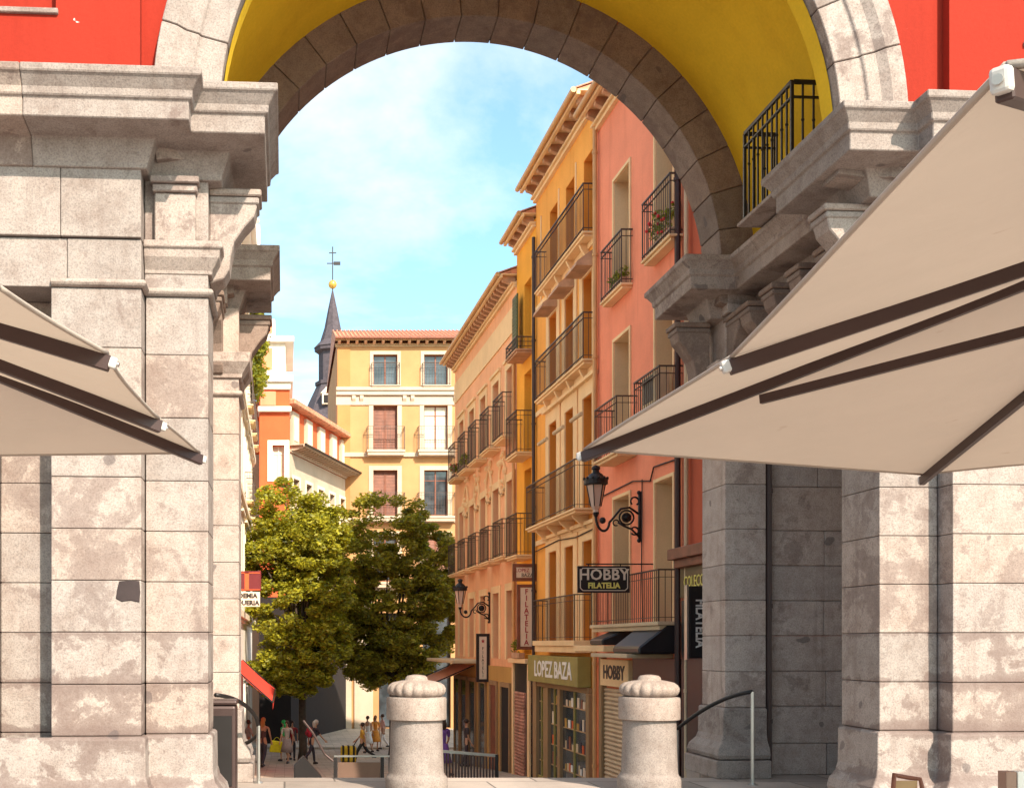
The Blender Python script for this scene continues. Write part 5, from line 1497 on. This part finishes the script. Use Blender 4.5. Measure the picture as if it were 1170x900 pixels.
mb.map(lambda x, y, z: M5 @ Vector((x, y, z))); part('strap', mb, cloth((0.05, 0.03, 0.03)), BP)
person('person in a mustard yellow shirt and dark trousers striding beside the yellow suitcase', 414, 45, 1.62, 80, cloth((0.70, 0.40, 0.06)), cloth((0.03, 0.03, 0.03)), BROWNH, 'trousers', 0.5)
person('woman in a long white dress on the sunlit far pavement', 420, 53, 1.74, 30, cloth((0.80, 0.76, 0.72)), cloth((0.80, 0.76, 0.72)), BROWNH, 'dress', 0.2, sleeves=False)
person('woman in an orange dress on the sunlit far pavement', 429, 54, 1.70, 200, cloth((0.75, 0.30, 0.05)), cloth((0.75, 0.30, 0.05)), BLOND, 'dress', 0.15, longhair=True)
person('person in a pink top and white trousers nearest the left bollard on the far pavement', 437, 55, 1.70, 100, cloth((0.72, 0.42, 0.38)), cloth((0.78, 0.72, 0.68)), BROWNH, 'trousers', 0.25)
person('woman in a violet dress half hidden behind the left bollard', 506, 32, 1.70, 20, cloth((0.20, 0.09, 0.36)), cloth((0.20, 0.09, 0.36)), BROWNH, 'dress', 0.3, longhair=True)
person('man in a dark grey top standing at the shop doors of the peach house', 533, 41, 1.74, -90, cloth((0.07, 0.055, 0.06)), cloth((0.05, 0.04, 0.05)), BROWNH, 'trousers', 0.1)
# suitcase and shopping bag
sx_, sy_ = (398-325)/1300*44, 44
SC = thing('wheeled_suitcase', 'yellow and black wheeled suitcase behind the striding person', 'suitcase', (sx_, sy_, ground_z(44)))
g = ground_z(44)
mb = MB(); mb.box(sx_-0.30, sx_+0.30, sy_-0.16, sy_+0.16, g+0.09, g+0.72); part('shell', mb, cloth((0.62, 0.42, 0.03)), SC, bevel=0.08, segs=3)
mb = MB()
for a in (-0.2, 0.0, 0.2): mb.box(sx_+a-0.045, sx_+a+0.045, sy_-0.175, sy_+0.175, g+0.085, g+0.735)
part('straps', mb, cloth((0.03, 0.025, 0.02)), SC, bevel=0.02)
for a in (-0.22, 0.22):
    mb = MB(); mb.tube([(sx_+a, sy_-0.13, g+0.05), (sx_+a, sy_-0.09, g+0.05)], 0.05, 12); mb.tube([(sx_+a, sy_+0.09, g+0.05), (sx_+a, sy_+0.13, g+0.05)], 0.05, 12); part('wheel', mb, IRON, SC)
mb = MB(); mb.tube([(sx_+0.2, sy_-0.06, g+0.72), (sx_+0.36, sy_-0.06, g+0.98), (sx_+0.36, sy_+0.06, g+0.98), (sx_+0.2, sy_+0.06, g+0.72)], 0.014, 6); part('handle', mb, IRON, SC)
yx = (315-325)/1300*45.5; yg = ground_z(45.5)
YB = thing('shopping_bag', 'bright yellow shopping bag held beside the green headscarf', 'bag', (yx, 45.5, yg+0.25))
mb = MB(); mb.prism([(yx-0.26, yg+0.45), (yx+0.26, yg+0.42), (yx+0.30, yg+0.85), (yx-0.18, yg+0.92)], 'y', 45.42, 45.58); part('bag', mb, cloth((0.75, 0.66, 0.02)), YB, bevel=0.03)
mb = MB(); mb.tube(curve((yx-0.1, 45.5, yg+0.88), (yx+0.05, 45.5, yg+1.2), (yx+0.2, 45.5, yg+0.86)), 0.012, 6); part('handle', mb, cloth((0.75, 0.66, 0.02)), YB)
